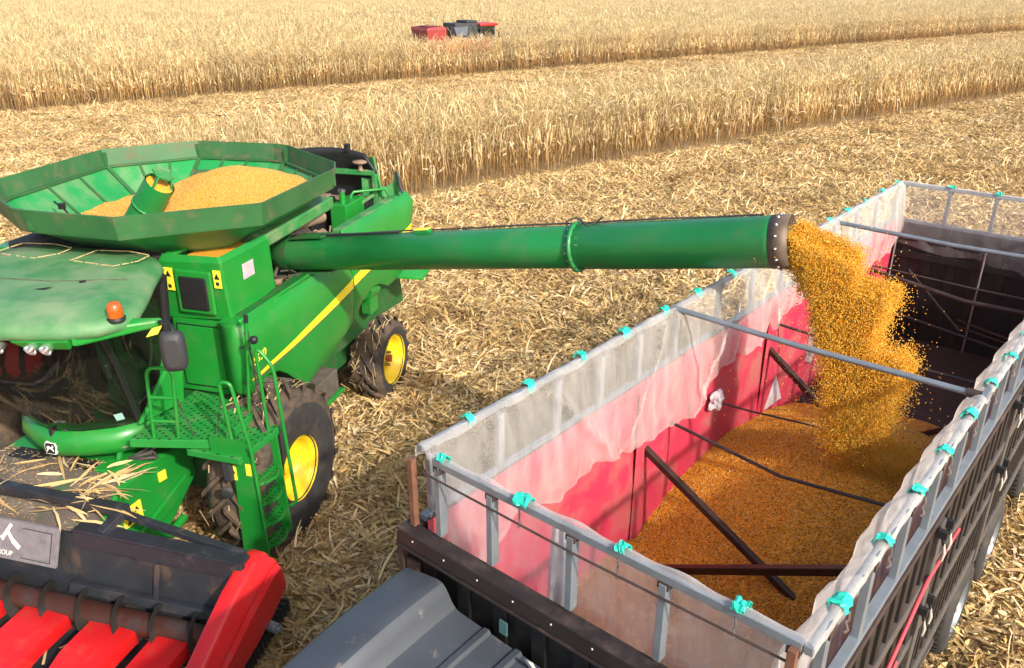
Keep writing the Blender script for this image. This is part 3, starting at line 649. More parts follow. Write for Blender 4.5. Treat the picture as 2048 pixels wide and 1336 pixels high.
# engine bay behind the tank
b = MB(); b.box(-3.5, -.62, 2.55, 4.42, 2.55, 2.60); b.build("engine_deck", ENGINE, K)
b = MB(); b.box(-.60, -.44, 2.36, 4.45, 3.10, 3.185); b.build("bay_edge", GREEN_DUSTY, K, .02)
b = MB(); b.hexa([(-1.08, 3.26, 2.72), (-.82, 3.26, 2.72), (-.82, 3.88, 2.72), (-1.08, 3.88, 2.72), (-1.08, 3.26, 3.26), (-.82, 3.26, 3.26), (-.82, 3.88, 3.26), (-1.08, 3.88, 3.26)])
t1 = b.build("oil_tank", GREEN_SIDE, K, .015)
b = MB(); b.tube([(-.95, 3.42, 3.26), (-.95, 3.42, 3.42)], .045, 12); b.tube([(-.95, 3.42, 3.42), (-.95, 3.42, 3.455)], .055, 12, 1); b.build("filler_neck", [GREEN_SIDE, STEEL], t1)
b = MB(); b.tube([(-1.4, 2.45, 2.85), (-1.35, 2.9, 2.88)], .17, 16); b.tube([(-1.30, 2.95, 2.75), (-1.28, 3.3, 2.75)], .14, 16); b.build("air_filter", PIPE, K)
b = MB(); b.box(-2.2, -.80, 3.93, 4.13, 2.6, 3.14, 0); b.box(-2.15, -.82, 3.94, 4.12, 3.14, 3.18, 1); b.box(-2.6, -1.25, 3.0, 3.8, 2.6, 3.25, 0); b.box(-2.55, -1.3, 3.02, 3.78, 3.25, 3.29, 1); b.build("engine_block", [BLACK, PIPE], K, .03)
b = MB(); b.bar((-2.9, 4.12, 3.55), (-.74, 4.17, 3.55), .08); b.bar((-.76, 4.17, 3.53), (-.76, 4.17, 2.6), .075); b.bar((-.78, 4.14, 3.22), (-.92, 3.4, 3.10), .05); b.bar((-1.75, 4.1, 3.62), (-1.5, 4.12, 3.62), .16, .08); b.build("bay_frame", GREEN_DUSTY, K, .012)
b = MB(); b.lathe([(.0, .12), (.11, .11), (.12, .08), (.04, .06), (.03, 0), (.05, -.04)], (-.98, 4.15, 3.62), (0, 0, 1), 16); b.build("rain_cap", PIPE, K)
sc_ = MB()
def hood(u, v):
    x = -2.0 + 1.27 * u; yv = 4.26 + .10 * math.sin(u * 3.1); zz = 2.9 + (.98 - .06 * abs(u - .35) ** 2 * 4) * v
    if u > .86: zz -= (u - .86) / .14 * .20 * v * v
    return (x + .0, yv - .25 * (1 - v) ** 2 * 0 + .25 * v * (1 - v) + .0 - .12 * v, zz)
sc_.grid(hood, 22, 10); sc_.build("radiator_hood", BLACK, K, 0, .05)
b = MB(); b.box(-1.25, -1.17, 4.19, 4.27, 3.84, 3.96); b.build("hood_bracket", BLACK, K, .01)
b = MB(); b.bar((-.82, 4.24, 3.78), (-.66, 4.16, 3.2), .03, .08); b.build("hood_trim", GREEN_DUSTY, K)
# rear right corner shroud with its scalloped top
b = MB(); pts = [(-1.0, 4.2, 2.7), (-.50, 4.36, 2.7), (-.46, 4.40, 3.22), (-.40, 4.36, 3.30), (-.46, 4.42, 3.50), (-.54, 4.42, 3.52), (-.58, 4.42, 3.36), (-.66, 4.38, 3.30), (-.78, 4.30, 3.32), (-.84, 4.28, 3.44), (-1.0, 4.22, 3.46)]
b.prism([(p[0], p[1], p[2]) for p in pts], (.01, -.04, 0)); b.build("corner_shroud", GREEN_DUSTY, K, .006)
b = MB(); b.tube([(-.50, 4.39, 3.54), (-.43, 4.33, 3.46), (-.40, 4.29, 3.34), (-.35, 4.25, 3.25)], .022, 8); b.build("shroud_edge", GREYBLK, K)
b = MB(); b.tube([(-.98, 3.75, 2.9), (-.98, 3.75, 3.28), (-.95, 3.8, 3.33), (-.6, 4.15, 3.32), (-.55, 4.2, 3.2)], .022, 8); b.build("bay_handrail", GREEN_SIDE, K)
b = MB(); b.box(-.98, -.55, 3.7, 4.35, 2.62, 2.66, 0); b.box(-1.05, -1.0, 3.7, 4.3, 2.62, 3.2, 1); b.build("bay_floor_plate", [BLACK, BROWNBOX], K)
for i in range(26):
    y0 = random.uniform(1.0, 2.9); x0 = random.uniform(-1.15, -.62); z0 = random.uniform(2.68, 2.95)
    pth = [V(x0, y0, z0)]
    for q in range(5): pth.append(pth[-1] + V(random.gauss(0, .06), random.uniform(.04, .16), random.gauss(0, .07)))
    for p in pth: p.x = min(-.50, max(-1.4, p.x)); p.z = min(3.15, max(2.64, p.z))
    b = MB(); b.tube(pth, random.choice([.012, .016, .022, .03]), 7); b.build("hose", random.choice([HOSE, HOSE, PIPE, ENGINE, STEEL]), K)
for i in range(12):
    x0 = random.uniform(-1.2, -.7); y0 = random.uniform(.95, 2.7); z0 = 2.6
    b = MB(); s = random.uniform(.04, .11)
    if i % 3: b.box(x0 - s, x0 + s, y0 - s * .7, y0 + s * .7, z0, z0 + random.uniform(.12, .42))
    else: b.tube([(x0, y0, z0), (x0, y0 + .02, z0 + random.uniform(.2, .4))], s * .8, 10)
    b.build("engine_fitting", random.choice([GREEN_DARK, GREEN_SIDE, ENGINE, PIPE]), K, .008)
b = MB(); b.bar((-.78, .9, 2.70), (-.62, 2.1, 2.72), .05); b.tube([(-.9, 1.1, 2.80), (-.7, 1.6, 2.74), (-.62, 2.2, 2.80), (-.72, 2.6, 2.95)], .045, 8); b.build("exhaust_pipe", PIPE, K)
b = MB(); b.box(-.86, -.60, .86, 2.35, 2.62, 2.70); b.build("bay_sill", BROWNBOX, K, .01)
b = MB(); b.tube([(-1.0, 1.5, 3.35), (-.72, 2.35, 3.36)], .09, 12); b.build("silencer", PIPE, K)

# unloading tube
q0, q1 = V(-.95, 1.62, 3.03), V(5.14, .20, 4.125)
d = (q1 - q0).normalized(); L = (q1 - q0).length
ut = MB(); s1 = .666
prof = [(.205, 0), (.212, L * .25), (.214, L * .25 + .002), (.222, L * s1), (.232, L * s1 + .02), (.236, L - .26)]
ut.lathe([(.205, 0), (.213, L * .24), (.2165, L * .24 + .004), (.222, L * s1)], q0, d, 40); ut.lathe([(.222, L * s1), (.230, L * s1 + .01), (.2335, L * .732), (.236, L * .732 + .004), (.240, L - .22), (.243, L - .215), (.243, L - .16)], q0, d, 40)
U = ut.build("unloading_tube", GREEN_TUBE, K)
b = MB(); b.lathe([(.225, -.02), (.262, -.02), (.262, .02), (.225, .02)], q0 + d * L * s1, d, 40); fl = b.build("flange", GREEN_TUBE, U)
b = MB(); u = d.cross(V(0, 0, 1)).normalized(); w_ = u.cross(d)
for k in range(18):
    a = k * 2 * math.pi / 18; c = q0 + d * (L * s1 + .02) + (u * math.cos(a) + w_ * math.sin(a)) * .248; b.tube([c - d * .06, c + d * .02], .010, 6)
b.each("flange_bolt", STEEL, fl)
b = MB(); b.lathe([(.244, L - .17), (.246, L - .17), (.248, L), (.236, L), (.232, L - .4)], q0, d, 40); sp_ = b.build("spout_collar", M("worn_brown_collar", (.12, .088, .062), .6, .2, var=.4, vs=9), U)
b = MB()
for k in range(14):
    a = k * 2 * math.pi / 14; c = q0 + d * (L - .10) + (u * math.cos(a) + w_ * math.sin(a)) * .246; b.lathe([(0, .018), (.014, .012), (.016, 0)], c, (u * math.cos(a) + w_ * math.sin(a)), 8)
b.each("collar_bolt", STEEL, sp_)
b = MB(); topv = w_ if w_.z > 0 else -w_; pth = []
for k in range(26):
    t = k / 25; r = .217 + .03 * t + .012; side = -.07 + .02 * math.sin(t * 25) + .01 * math.sin(t * 61)
    pth.append(q0 + d * (L * (.03 + .93 * t)) + topv * r * math.cos(side / .2) + u * side)
b.tube(pth, .011, 6); pth2 = [q0 + d * (L * s1 + k * .05 - .1) + topv * (.262 + .035 * math.sin(k * .9)) + u * (.03 * math.cos(k * 1.3)) for k in range(9)]; b.tube(pth2, .012, 6)
b.build("lamp_cable", HOSE, U)
b = MB(); p = q0 + d * L * .345 + topv * .225; b.bar(p, p + d * .22, .08, .05, up=tuple(topv)); b.build("tube_bracket", GREEN_TUBE, U, .01)
b = MB(); p = q0 + d * L * .345 + topv * .253; b.bar(p + d * .02, p + d * .2, .085, .012, up=tuple(topv)); b.build("reflector", LABELY, U)
b = MB(); p = q0 + d * L * .12 + topv * .222; b.bar(p, p + d * 1.2, .05, .03, up=tuple(topv)); b.build("tube_rail", BLACK, U)
b = MB()
for sx in (.225, -.225):
    p = q0 + d * .35 + topv * sx; b.bar(p, p + d * .5, .24, .02, up=tuple(topv))
b.each("tube_cradle", GREEN_DARK, U)
b = MB(); b.lathe([(0, .0), (.19, 0), (.245, .30), (.245, .42)], q0 - d * .12, d, 24); b.build("tube_elbow", GREEN_DARK, U)

# cab
BOT = [(-2.07, -1.30), (-1.78, -1.23), (-1.52, -1.08), (-1.34, -.90), (-1.30, -.40)]
MID = [(-2.07, -1.98), (-1.62, -1.86), (-1.28, -1.62), (-1.10, -1.32), (-1.20, -.42)]
TOP = [(-2.07, -2.18), (-1.50, -2.10), (-1.04, -1.94), (-.86, -1.72), (-1.12, -.44)]
def sym(l, z): return [(2 * CX - x, y, z) for x, y in l[::-1]] + [(x, y, z) for x, y in l[1:]]
def lerp2(a, b_, t): return [(p[0] + (q[0] - p[0]) * t, p[1] + (q[1] - p[1]) * t) for p, q in zip(a, b_)]
def cabring(t):
    zz = 1.87 + 1.55 * t; a = lerp2(BOT, MID, t / .6) if t < .6 else lerp2(MID, TOP, (t - .6) / .4); return sym(a, zz)
b = MB(); b.loft([cabring(t) for t in np.linspace(0, 1, 9)], 0, False, True); cabg = b.build("cab_glass", GLASS, K)
b = MB()
for idx, rr_ in ((0, .05), (1, .035), (7, .035), (8, .055)):
    b.tube([Vector(cabring(t)[idx]) for t in np.linspace(0, 1, 9)], rr_, 8)
b.tube([Vector(p) for p in cabring(0.0)], .03, 8); b.tube([Vector(p) for p in cabring(1)], .05, 8)
b.build("cab_pillars", BLACK, K)
b = MB(); fl_ = sym(BOT, 1.87); b.add([(p[0], p[1], 1.84) for p in fl_], [tuple(range(9))]); b.box(-3.0, -1.2, -.42, -.38, 1.7, 3.45); b.build("cab_interior", GLASS_IN, K)
b = MB(); b.box(-2.35, -1.85, -.95, -.50, 2.05, 2.25); b.hexa([(-2.33, -.60, 2.2), (-1.87, -.60, 2.2), (-1.87, -.48, 2.2), (-2.33, -.48, 2.2), (-2.30, -.52, 2.95), (-1.90, -.52, 2.95), (-1.90, -.44, 2.95), (-2.30, -.44, 2.95)]); b.box(-2.22, -1.98, -.8, -.6, 1.72, 2.05); b.build("driver_seat", BLACK, K, .05)
b = MB(); b.tube([(-2.1, -1.32, 1.72), (-2.1, -1.22, 2.30)], .06, 10); b.lathe([(.16, -.012), (.185, 0), (.16, .012), (.15, 0), (.16, -.012)], (-2.1, -1.20, 2.36), (0, .45, .9), 24); b.build("steering_column", BLACK, K)
b = MB(); b.box(-1.78, -1.62, -1.1, -.55, 2.3, 2.38); b.tube([(-1.7, -1.05, 2.35), (-1.7, -1.15, 2.6)], .02, 6); b.box(-1.80, -1.58, -1.2, -1.15, 2.55, 2.75); b.build("control_console", GREYBLK, K, .02)
b = MB(); b.tube([(-1.86, -1.02, 1.88), (-1.86, -1.02, 2.10)], .035, 10); b.build("drinks_bottle", GLASS, K)
b = MB(); sq = lambda t, u: Vector(cabring(t)[6]).lerp(Vector(cabring(t)[7]), u) + V(.012, -.016, 0); b.add([sq(.09, .25), sq(.09, .55), sq(.16, .55), sq(.16, .25)], [(0, 1, 2, 3)]); b.build("window_sticker", TEALPALE, K)
b = MB(); b.bar((-.93, -1.62, 2.95), (-1.02, -1.50, 2.75), .025); b.bar((-1.28, -.95, 2.15), (-1.22, -.72, 2.25), .03); b.each("cab_door_handle", BLACK, K)
b = MB(); b.bar((-1.33, -.66, 1.93), (-1.24, -.50, 2.62), .03, .26, up=(1, 0, 0)); b.prism([(-1.30, -1.0, 1.92), (-1.18, -.42, 1.92), (-1.06, -.42, 2.70), (-1.16, -.62, 2.42)], (.05, 0, 0)); b.build("cab_lower_side", GREEN_SIDE, K, .01)
# roof
RF = [(-2.07, -2.34), (-1.34, -2.27), (-.80, -2.12), (-.58, -1.98), (-.46, -1.78), (-.47, -1.60), (-.66, -1.22), (-.84, -.90), (-1.02, -.56), (-1.10, -.40), (-1.30, -.22), (-1.56, -.16), (-2.07, -.14)]
def rf(off, z):
    out = []
    for x, y in RF[::-1]: 
        d = Vector((CX - x, -1.2 - y)); d.normalize(); out.append((2 * CX - (x + d.x * off), y + d.y * off, z))
    o2 = []
    for x, y in RF[1:-1]:
        d = Vector((CX - x, -1.2 - y)); d.normalize(); o2.append((x + d.x * off, y + d.y * off, z))
    return out + o2
b = MB(); rings = [rf(.14, 3.40), rf(.02, 3.43), rf(0, 3.48), rf(.02, 3.53), rf(.10, 3.575), rf(.5, 3.63)]
b.loft(rings, 0, True, True); b.add(rings[-1], [tuple(range(len(rings[-1])))], 0, True); b.add(rings[0], [tuple(range(len(rings[0])))[::-1]], 0)
rfo = b.build("cab_roof", GREEN_ROOF, K)
b = MB()
for cx_ in (-2.55, -1.58):
    pts = [(cx_ - .33, -.78), (cx_ - .30, -.42), (cx_ + .05, -.36), (cx_ + .35, -.42), (cx_ + .36, -.62), (cx_ + .22, -.82)]
    pp = [V(x, y, 3.63 + .004) for x, y in pts]
    for i in range(6):
        for q in range(14):
            if random.random() < .85: b.bar(Vector(pp[i]).lerp(Vector(pp[(i + 1) % 6]), q / 14) + V(random.gauss(0, .003), random.gauss(0, .003), 0), Vector(pp[i]).lerp(Vector(pp[(i + 1) % 6]), (q + 1) / 14), random.uniform(.006, .018), .006)
b.build("roof_groove_chaff", STRAWBIT, rfo)
b = MB(); pp = [V(-3.1, -1.1, 3.634), V(-2.75, -1.32, 3.634), (-2.2, -1.42, 3.634), (-1.6, -1.35, 3.634), (-1.25, -1.22, 3.634), (-1.0, -1.05, 3.612)]
for i in range(5): [b.bar(Vector(pp[i]).lerp(Vector(pp[i + 1]), q / 8), Vector(pp[i]).lerp(Vector(pp[i + 1]), (q + .9) / 8), random.uniform(.004, .012), .006) for q in range(8)]
b.build("roof_seam", BROWNBOX, rfo)
b = MB(); b.lathe([(0, .008), (.03, .006), (.035, 0)], (-1.32, -1.28, 3.63), (0, 0, 1), 12); b.add([(-1.6, -1.58, 3.637), (-1.52, -1.52, 3.637), (-1.44, -1.5, 3.65), (-1.5, -1.57, 3.637)], [(0, 1, 2, 3)]); b.build("roof_cap", BLACK, rfo)
for x, y in ((-3.0, -2.18), (-2.48, -2.24), (-1.72, -2.255), (-1.42, -2.235), (-1.12, -2.185), (-.99, -2.155)):
    b = MB(); b.lathe([(.055, .06), (.05, -.01), (.035, -.015), (0, -.02)], (x, y + .02, 3.37), (.1, -.8, -.35), 16); b.lathe([(.055, -.0), (.065, .06), (.03, .12)], (x, y + .09, 3.39), (-.1, .8, .35), 16, 1); b.build("headlight", [LAMP, BLACK], K)
# visor bar with beacon and mirror
b = MB(); b.hexa([(-.78, -2.10, 3.36), (-.30, -1.60, 3.40), (-.28, -1.52, 3.40), (-.66, -1.78, 3.36), (-.78, -2.10, 3.50), (-.30, -1.60, 3.47), (-.28, -1.52, 3.48), (-.66, -1.78, 3.53)]); b.build("mirror_bracket", GREEN_SIDE, K, .02)
b = MB(); b.hexa([(-1.2, -2.16, 3.32), (-.82, -2.08, 3.33), (-.82, -2.0, 3.38), (-1.2, -2.08, 3.38), (-1.3, -2.24, 3.42), (-.80, -2.14, 3.43), (-.80, -2.06, 3.44), (-1.3, -2.16, 3.44)]); b.build("roof_lip", GREEN_SIDE, K, .01)
b = MB(); b.add([(-.33, -1.625, 3.40), (-.27, -1.56, 3.41), (-.30, -1.60, 3.34), (-.37, -1.67, 3.33)], [(0, 1, 2, 3)]); b.build("yellow_marker", LABELY, K, 0, .006)
b = MB(); b.lathe([(.075, 0), (.08, .03), (.07, .04)], (-.53, -1.80, 3.525), (0, 0, 1), 20, 1); b.lathe([(.064, .04), (.068, .10), (.062, .145), (.042, .175), (0, .185)], (-.53, -1.80, 3.525), (0, 0, 1), 20, 0); b.build("warning_beacon", [AMBER, BLACK], K)
b = MB(); b.tube([(-.30, -1.56, 3.44), (-.19, -1.58, 3.46), (-.12, -1.62, 3.44), (-.08, -1.66, 3.38), (-.07, -1.66, 3.28)], .022, 8); b.build("mirror_arm", BLACK, K)
b = MB(); ux = V(.88, .47, 0)
mc = V(-.11, -1.66, 3.22)
for s_, a_, h_, dep in ((0, .115, .20, .04), (1, .125, .215, 0), (2, .115, .20, -.045)): pass
def mrr(k, w2, h2):
    n = V(-.47, .88, 0); return [mc + ux * (w2 * math.copysign(abs(math.cos(t)) ** .5, math.cos(t))) + V(0, 0, h2 * math.copysign(abs(math.sin(t)) ** .5, math.sin(t))) + n * k for t in np.linspace(0, 6.283, 25)[:-1]]
b.loft([mrr(-.07, .06, .13), mrr(-.055, .092, .175), mrr(-.02, .110, .195), mrr(.03, .110, .195), mrr(.045, .095, .18)], 0, True, True, True, True); b.build("mirror", GREYBLK, K)
# bumper below the windscreen
def bump_ring(off, z): return [(x, y, z) for x, y in [(2 * CX - p[0] - off * (.6 if abs(p[0] - CX) > .3 else 0), p[1] - off) for p in BOT[::-1]]] + [(p[0] + off * (.6 if abs(p[0] - CX) > .3 else 0), p[1] - off, z) for p in BOT[1:]]
b = MB(); b.loft([bump_ring(-.05, 1.58), bump_ring(.05, 1.62), bump_ring(.09, 1.71), bump_ring(.08, 1.80), bump_ring(.03, 1.885), bump_ring(-.05, 1.89)], 0, False, True)
bp = b.build("front_bumper", GREEN_SIDE, K, 0, .02)
EO = V(-2.10, -1.398, 1.725)
def ep(pts, y): return [(EO.x + x * .95, EO.y + y + .10 * z, EO.z + z * .95) for x, z in pts]
shd = [(-.062, -.07), (.062, -.07), (.078, .02), (.062, .068), (-.062, .068), (-.078, .02)]
b = MB(); b.prism(ep(shd, -.004), (0, .03, 0)); em = b.build("emblem", WHITE, bp)
b = MB(); b.prism(ep([(x * .88, z * .88) for x, z in shd], -.008), (0, .01, 0)); b.build("emblem_field", BLACK, em)
deer = [(-.050, .018), (-.020, .030), (.012, .014), (.026, .020), (.034, .044), (.040, .034), (.050, .026), (.040, .012), (.034, -.004), (.050, -.026), (.044, -.032), (.018, -.008), (-.018, -.004), (-.034, -.034), (-.056, -.046), (-.040, -.018), (-.038, .004)]
b = MB(); b.prism(ep(deer, -.012)[::-1], (0, .004, 0)); b.build("leaping_deer", WHITE, em)
b = MB(); b.lathe([(.045, 0), (.04, .015), (0, .02)], (-1.42, -1.10, 1.70), (.75, -.65, .1), 14); b.build("bumper_lamp", [LAMP], bp)

# platform, ladder and rails
LO = (.15, -.20, .15)
PERF = PERFM
b = MB(); b.hexa([(-1.20, -1.26, 1.80), (-.27, -1.04, 1.80), (-.25, -.28, 1.80), (-1.20, -.12, 1.80), (-1.20, -1.26, 1.90), (-.27, -1.04, 1.90), (-.25, -.28, 1.90), (-1.20, -.12, 1.90)]); pf = b.build("platform", PERF, K, .008)
b = MB(); b.hexa([(-.78, -.92, 1.56), (-.14, -.94, 1.56), (-.08, -.22, 1.56), (-.70, -.14, 1.56), (-.78, -.92, 1.64), (-.14, -.94, 1.64), (-.08, -.22, 1.64), (-.70, -.14, 1.64)]); b.build("lower_platform", PERF, K, .008).location = LO
b = MB(); b.bar((-.30, -.88, 1.62), (-.30, -.88, 1.82), .4, .03, up=(0, 1, 0)); b.build("platform_riser", GREEN_SIDE, K).location = LO
def rail(name, paths, r=.019):
    b = MB()
    for p in paths: b.tube([Vector(q) for q in p], r, 8)
    return b.build(name, GREEN_SIDE, pf)
def bend(pts, n=5):  # rounded corners
    out = [Vector(pts[0])]
    for i in range(1, len(pts) - 1):
        a, b_, c = (Vector(pts[i - 1]), Vector(pts[i]), Vector(pts[i + 1])); da = (a - b_); dc = (c - b_); l = min(.10, da.length * .45, dc.length * .45)
        s_, e_ = b_ + da.normalized() * l, b_ + dc.normalized() * l
        for k in range(n + 1): t = k / n; out.append(s_ * (1 - t) ** 2 + b_ * 2 * t * (1 - t) + e_ * t * t)
    return out + [Vector(pts[-1])]
rail("handrail", [bend([(-.97, -1.16, 1.84), (-.90, -1.16, 2.72), (-.62, -1.12, 2.72), (-.72, -1.10, 1.84)]), [(-.93, -1.16, 2.38), (-.665, -1.11, 2.38)], [(-.95, -1.16, 2.10), (-.69, -1.105, 2.10)], [(-.97, -1.165, 1.84), (-.72, -1.10, 1.84)]])
rail("handrail", [bend([(-.24, -.86, 1.62), (-.30, -.86, 2.46), (-.18, -.85, 2.46), (-.05, -.85, 1.70), (-.02, -.85, .72)])]).location = LO
rail("handrail", [bend([(-.16, -.34, 1.56), (-.19, -.34, 2.64), (-.02, -.32, 2.42), (.07, -.33, .74), (.0, -.36, .70)])]).location = LO
rail("handrail", [[(-.32, -.40, 1.9), (-.25, -.40, 2.5), (-.20, -.40, 3.0)]])
b = MB(); b.lathe([(0, .05), (.035, .04), (.045, .01), (.03, -.03), (0, -.04)], (-.04, -.54, 2.85), (0, 0, 1), 14); b.tube([(-.20, -.40, 2.98), (-.195, -.40, 3.06)], .024, 8); b.each("rail_cap", BLACK, pf)
def chain(p, q, sag, n=34):
    b = MB(); p = Vector(p); q = Vector(q)
    for k in range(n):
        t0, t1 = k / n, (k + .92) / n
        a = p.lerp(q, t0) - V(0, 0, sag * 4 * t0 * (1 - t0)); c = p.lerp(q, t1) - V(0, 0, sag * 4 * t1 * (1 - t1)); b.bar(a, c, .016 if k % 2 else .007, .007 if k % 2 else .016)
    b.build("chain", HOSE, pf)
chain((-.66, -.12, 2.86), (-.24, -.40, 2.72), .16); chain((-.72, -.11, 2.42), (-.27, -.40, 2.25), .12)
chain((-.66, -1.08, 2.36), (-.30, -.85, 2.40), .62, 60); chain((-.24, -.40, 2.86), (-.18, -.34, 2.2), .0, 30)
chain((-.20, -.40, 2.9), (-.20, -.34, 1.66), .02, 50)
b = MB()
for y0 in (-.83, -.35):
    b.hexa([(-.34, y0 - .012, .36), (-.02, y0 - .012, .36), (-.02, y0 + .012, .36), (-.34, y0 + .012, .36), (-.30, y0 - .012, 1.60), (-.06, y0 - .012, 1.60), (-.06, y0 + .012, 1.60), (-.30, y0 + .012, 1.60)])
b.box(-.31, -.285, -.83, -.35, 1.32, 1.60)
ld = b.build("ladder", GREEN_SIDE, K, .006); ld.location = LO
for z in (1.24, .98, .71, .42):
    b = MB(); x0, x1 = -.28, .0
    b.bar((x0, -.82, z), (x0, -.36, z), .03); pth = [(x0 + .02, -.815, z), (x1 - .08, -.80, z), (x1, -.70, z), (x1 + .03, -.59, z), (x1, -.48, z), (x1 - .08, -.38, z), (x0 + .02, -.365, z)]
    for i in range(6): b.bar(pth[i], pth[i + 1], .016, .035)
    for y in np.linspace(-.74, -.44, 6): b.bar((x0, y, z), (x1 + .01, y, z), .014, .03)
    for x in (x0 + .10, x0 + .19): b.bar((x, -.80, z), (x, -.38, z), .014, .028)
    b.build("step", GREEN_SIDE, ld)
b = MB(); b.box(-.345, -.27, -.85, -.84, 1.30, 1.48); lb = b.build("warning_label", LABELY, ld)
b = MB(); b.box(-.15, -.09, -.85, -.84, 1.38, 1.52); b.build("warning_label", LABELY, ld)
b = MB(); b.prism([(-.335, -.852, 1.38), (-.28, -.852, 1.38), (-.307, -.852, 1.45)], (0, .001, 0)); b.each("warning_symbol", BLACK, lb)
b = MB(); b.box(-.40, -.30, -.90, -.78, 1.30, 1.56); b.lathe([(.07, 0), (.06, .03), (0, .03)], (-.36, -.92, 1.18), (.2, -.9, 0), 14); b.build("ladder_lamp", [BLACKDUST], ld, .015)

# feeder house
FS = [(-2.10, 1.10), (-1.55, 1.50), (-.85, 1.50), (-.40, 1.35), (-.40, .95), (-1.05, .55), (-2.10, .50)]
b = MB(); b.prism([(-2.95, y, z) for y, z in FS], (1.80, 0, 0)); fd = b.build("feeder_house", GREEN_SIDE, K, .03)
b = MB(); b.add([(-2.92, -2.0, 1.19), (-1.2, -2.0, 1.19), (-1.2, -1.55, 1.506), (-2.92, -1.55, 1.506)], [(0, 1, 2, 3)]); b.add([(-2.92, -1.55, 1.506), (-1.2, -1.55, 1.506), (-1.25, -1.20, 1.506), (-2.92, -1.20, 1.506)], [(0, 1, 2, 3)]); b.build("worn_top_plate", WORN, fd)
b = MB(); b.box(-2.75, -2.35, -1.38, -1.18, 1.507, 1.512); b.box(-1.95, -1.62, -1.38, -1.2, 1.507, 1.512); b.each("grip_pad", BLACK, fd)
for y0, y1, z0, z1 in ((-1.62, -1.34, 1.0, 1.22), (-1.02, -.90, 1.20, 1.32)):
    b = MB(); b.hexa([(-1.148, y0, z0 + .02), (-1.14, y0, z0 + .02), (-1.14, y1, z0), (-1.148, y1, z0), (-1.148, y0, z1 + .02), (-1.14, y0, z1 + .02), (-1.14, y1, z1), (-1.148, y1, z1)]); lb = b.build("warning_label", LABELY, fd)
    if y1 - y0 > .2:
        b = MB()
        for yc in (-1.55, -1.42):
            for zc in (1.04, 1.13): b.prism([(-1.138, yc - .035, zc), (-1.138, yc + .035, zc), (-1.138, yc, zc + .06)], (.001, 0, 0))
        b.each("warning_symbol", BLACK, lb)
b = MB(); b.bar((-1.12, -1.5, .78), (-1.12, -.6, 1.02), .05, .16); b.tube([(-1.10, -.8, .62), (-1.10, -1.5, .5)], .05, 10); b.build("feeder_brace", GREEN_SIDE, fd, .01)
b = MB(); b.box(-1.62, -1.36, -1.38, -1.14, 1.46, 1.54); b.bar((-1.5, -1.15, 1.5), (-1.5, -1.05, 1.72), .05); b.build("step_bracket", GREEN_SIDE, fd, .01)
b = MB()
for i in range(10): 
    x0 = -1.2 - .1 * random.random(); b.tube([(x0, -.9, 1.45), (x0 + .1, -1.0 + random.gauss(0, .05), 1.58 + random.gauss(0, .04)), (x0 - .15, -1.05, 1.50)], .018, 6)
b.build("hydraulic_hose", HOSE, fd)

# corn header
hb = MB()
hb.bar((-4.6, -1.80, 1.46), (-.86, -1.83, 1.46), .11, .11)                # upper rear beam
hb.bar((-.90, -1.82, 1.45), (-.98, -2.08, 1.34), .10, .09)
hb.bar((-.88, -1.84, 1.42), (.48, -1.90, 1.27), .07, .07)
hb.bar((-1.30, -2.03, 1.33), (.55, -2.0, 1.28), .16, .05)
hb.hexa([(-1.30, -2.13, 1.16), (.55, -2.10, 1.12), (.55, -2.07, 1.12), (-1.30, -2.10, 1.16), (-1.30, -2.11, 1.32), (.55, -2.08, 1.28), (.55, -2.05, 1.28), (-1.30, -2.08, 1.32)])
HD = hb.build("corn_header", HEADERBEAM, K, .008)
b = MB(); b.hexa([(-4.6, -2.28, .62), (.56, -2.22, .62), (.56, -2.15, .62), (-4.6, -2.19, .62), (-4.6, -2.12, 1.30), (.56, -2.06, 1.26), (.56, -2.03, 1.26), (-4.6, -2.09, 1.30)]); b.build("back_sheet", HEADER, HD)
b = MB(); b.bar((-.34, -2.262, .74), (-.34, -2.135, 1.16), .05, .03, up=(0, -1, 0)); b.hexa([(-1.3, -2.32, .76), (.56, -2.28, .74), (.56, -2.20, .74), (-1.3, -2.24, .76), (-1.3, -2.28, .84), (.56, -2.24, .82), (.56, -2.18, .82), (-1.3, -2.22, .84)]); b.build("sheet_rib", HEADER, HD, .005)
b = MB(); b.add([(-4.6, -2.25, .62), (.56, -2.2, .62), (.56, -2.55, .46), (-4.6, -2.55, .46)], [(0, 3, 2, 1)]); b.add([(-4.6, -2.55, .46), (.56, -2.55, .46), (.56, -3.3, .46), (-4.6, -3.3, .46)], [(0, 3, 2, 1)]); b.build("trough_floor", HEADER, HD, 0, .01)
b = MB(); b.hexa([(-3.2, -2.30, .98), (-1.44, -2.27, .97), (-1.44, -2.24, .97), (-3.2, -2.27, .98), (-3.2, -2.15, 1.34), (-1.44, -2.12, 1.33), (-1.44, -2.09, 1.33), (-3.2, -2.12, 1.34)]); pl = b.build("sign_plate", PLATE, HD, .004)
def on_plate(x, t, off=.004): # t: 0 bottom .. 1 top
    return V(x, -2.285 + .15 * t + (.0) - off, .975 + .36 * t)
b = MB()
def seg(p, q, w): b.bar(on_plate(*p), on_plate(*q), w, .006, up=(0, -.92, .38))
sx = -1.98
seg((sx - .01, .93), (sx - .10, .55), .035); seg((sx - .05, .74), (sx + .02, .52), .035); seg((sx + .02, .52), (sx + .11, .36), .045); seg((sx - .10, .56), (sx - .115, .52), .05)
b.build("sign_symbol", WHITE, pl)
text("sign_lettering", "GROUP", .068, axes(on_plate(-2.18, .12), (1, .015, 0), (0, .15, .36)), WHITE, pl, .001)
b = MB()
for z_ in (.88, .12): b.bar(on_plate(-1.85, z_), on_plate(-1.5, z_ ), .006, .003, up=(0, -.92, .38))
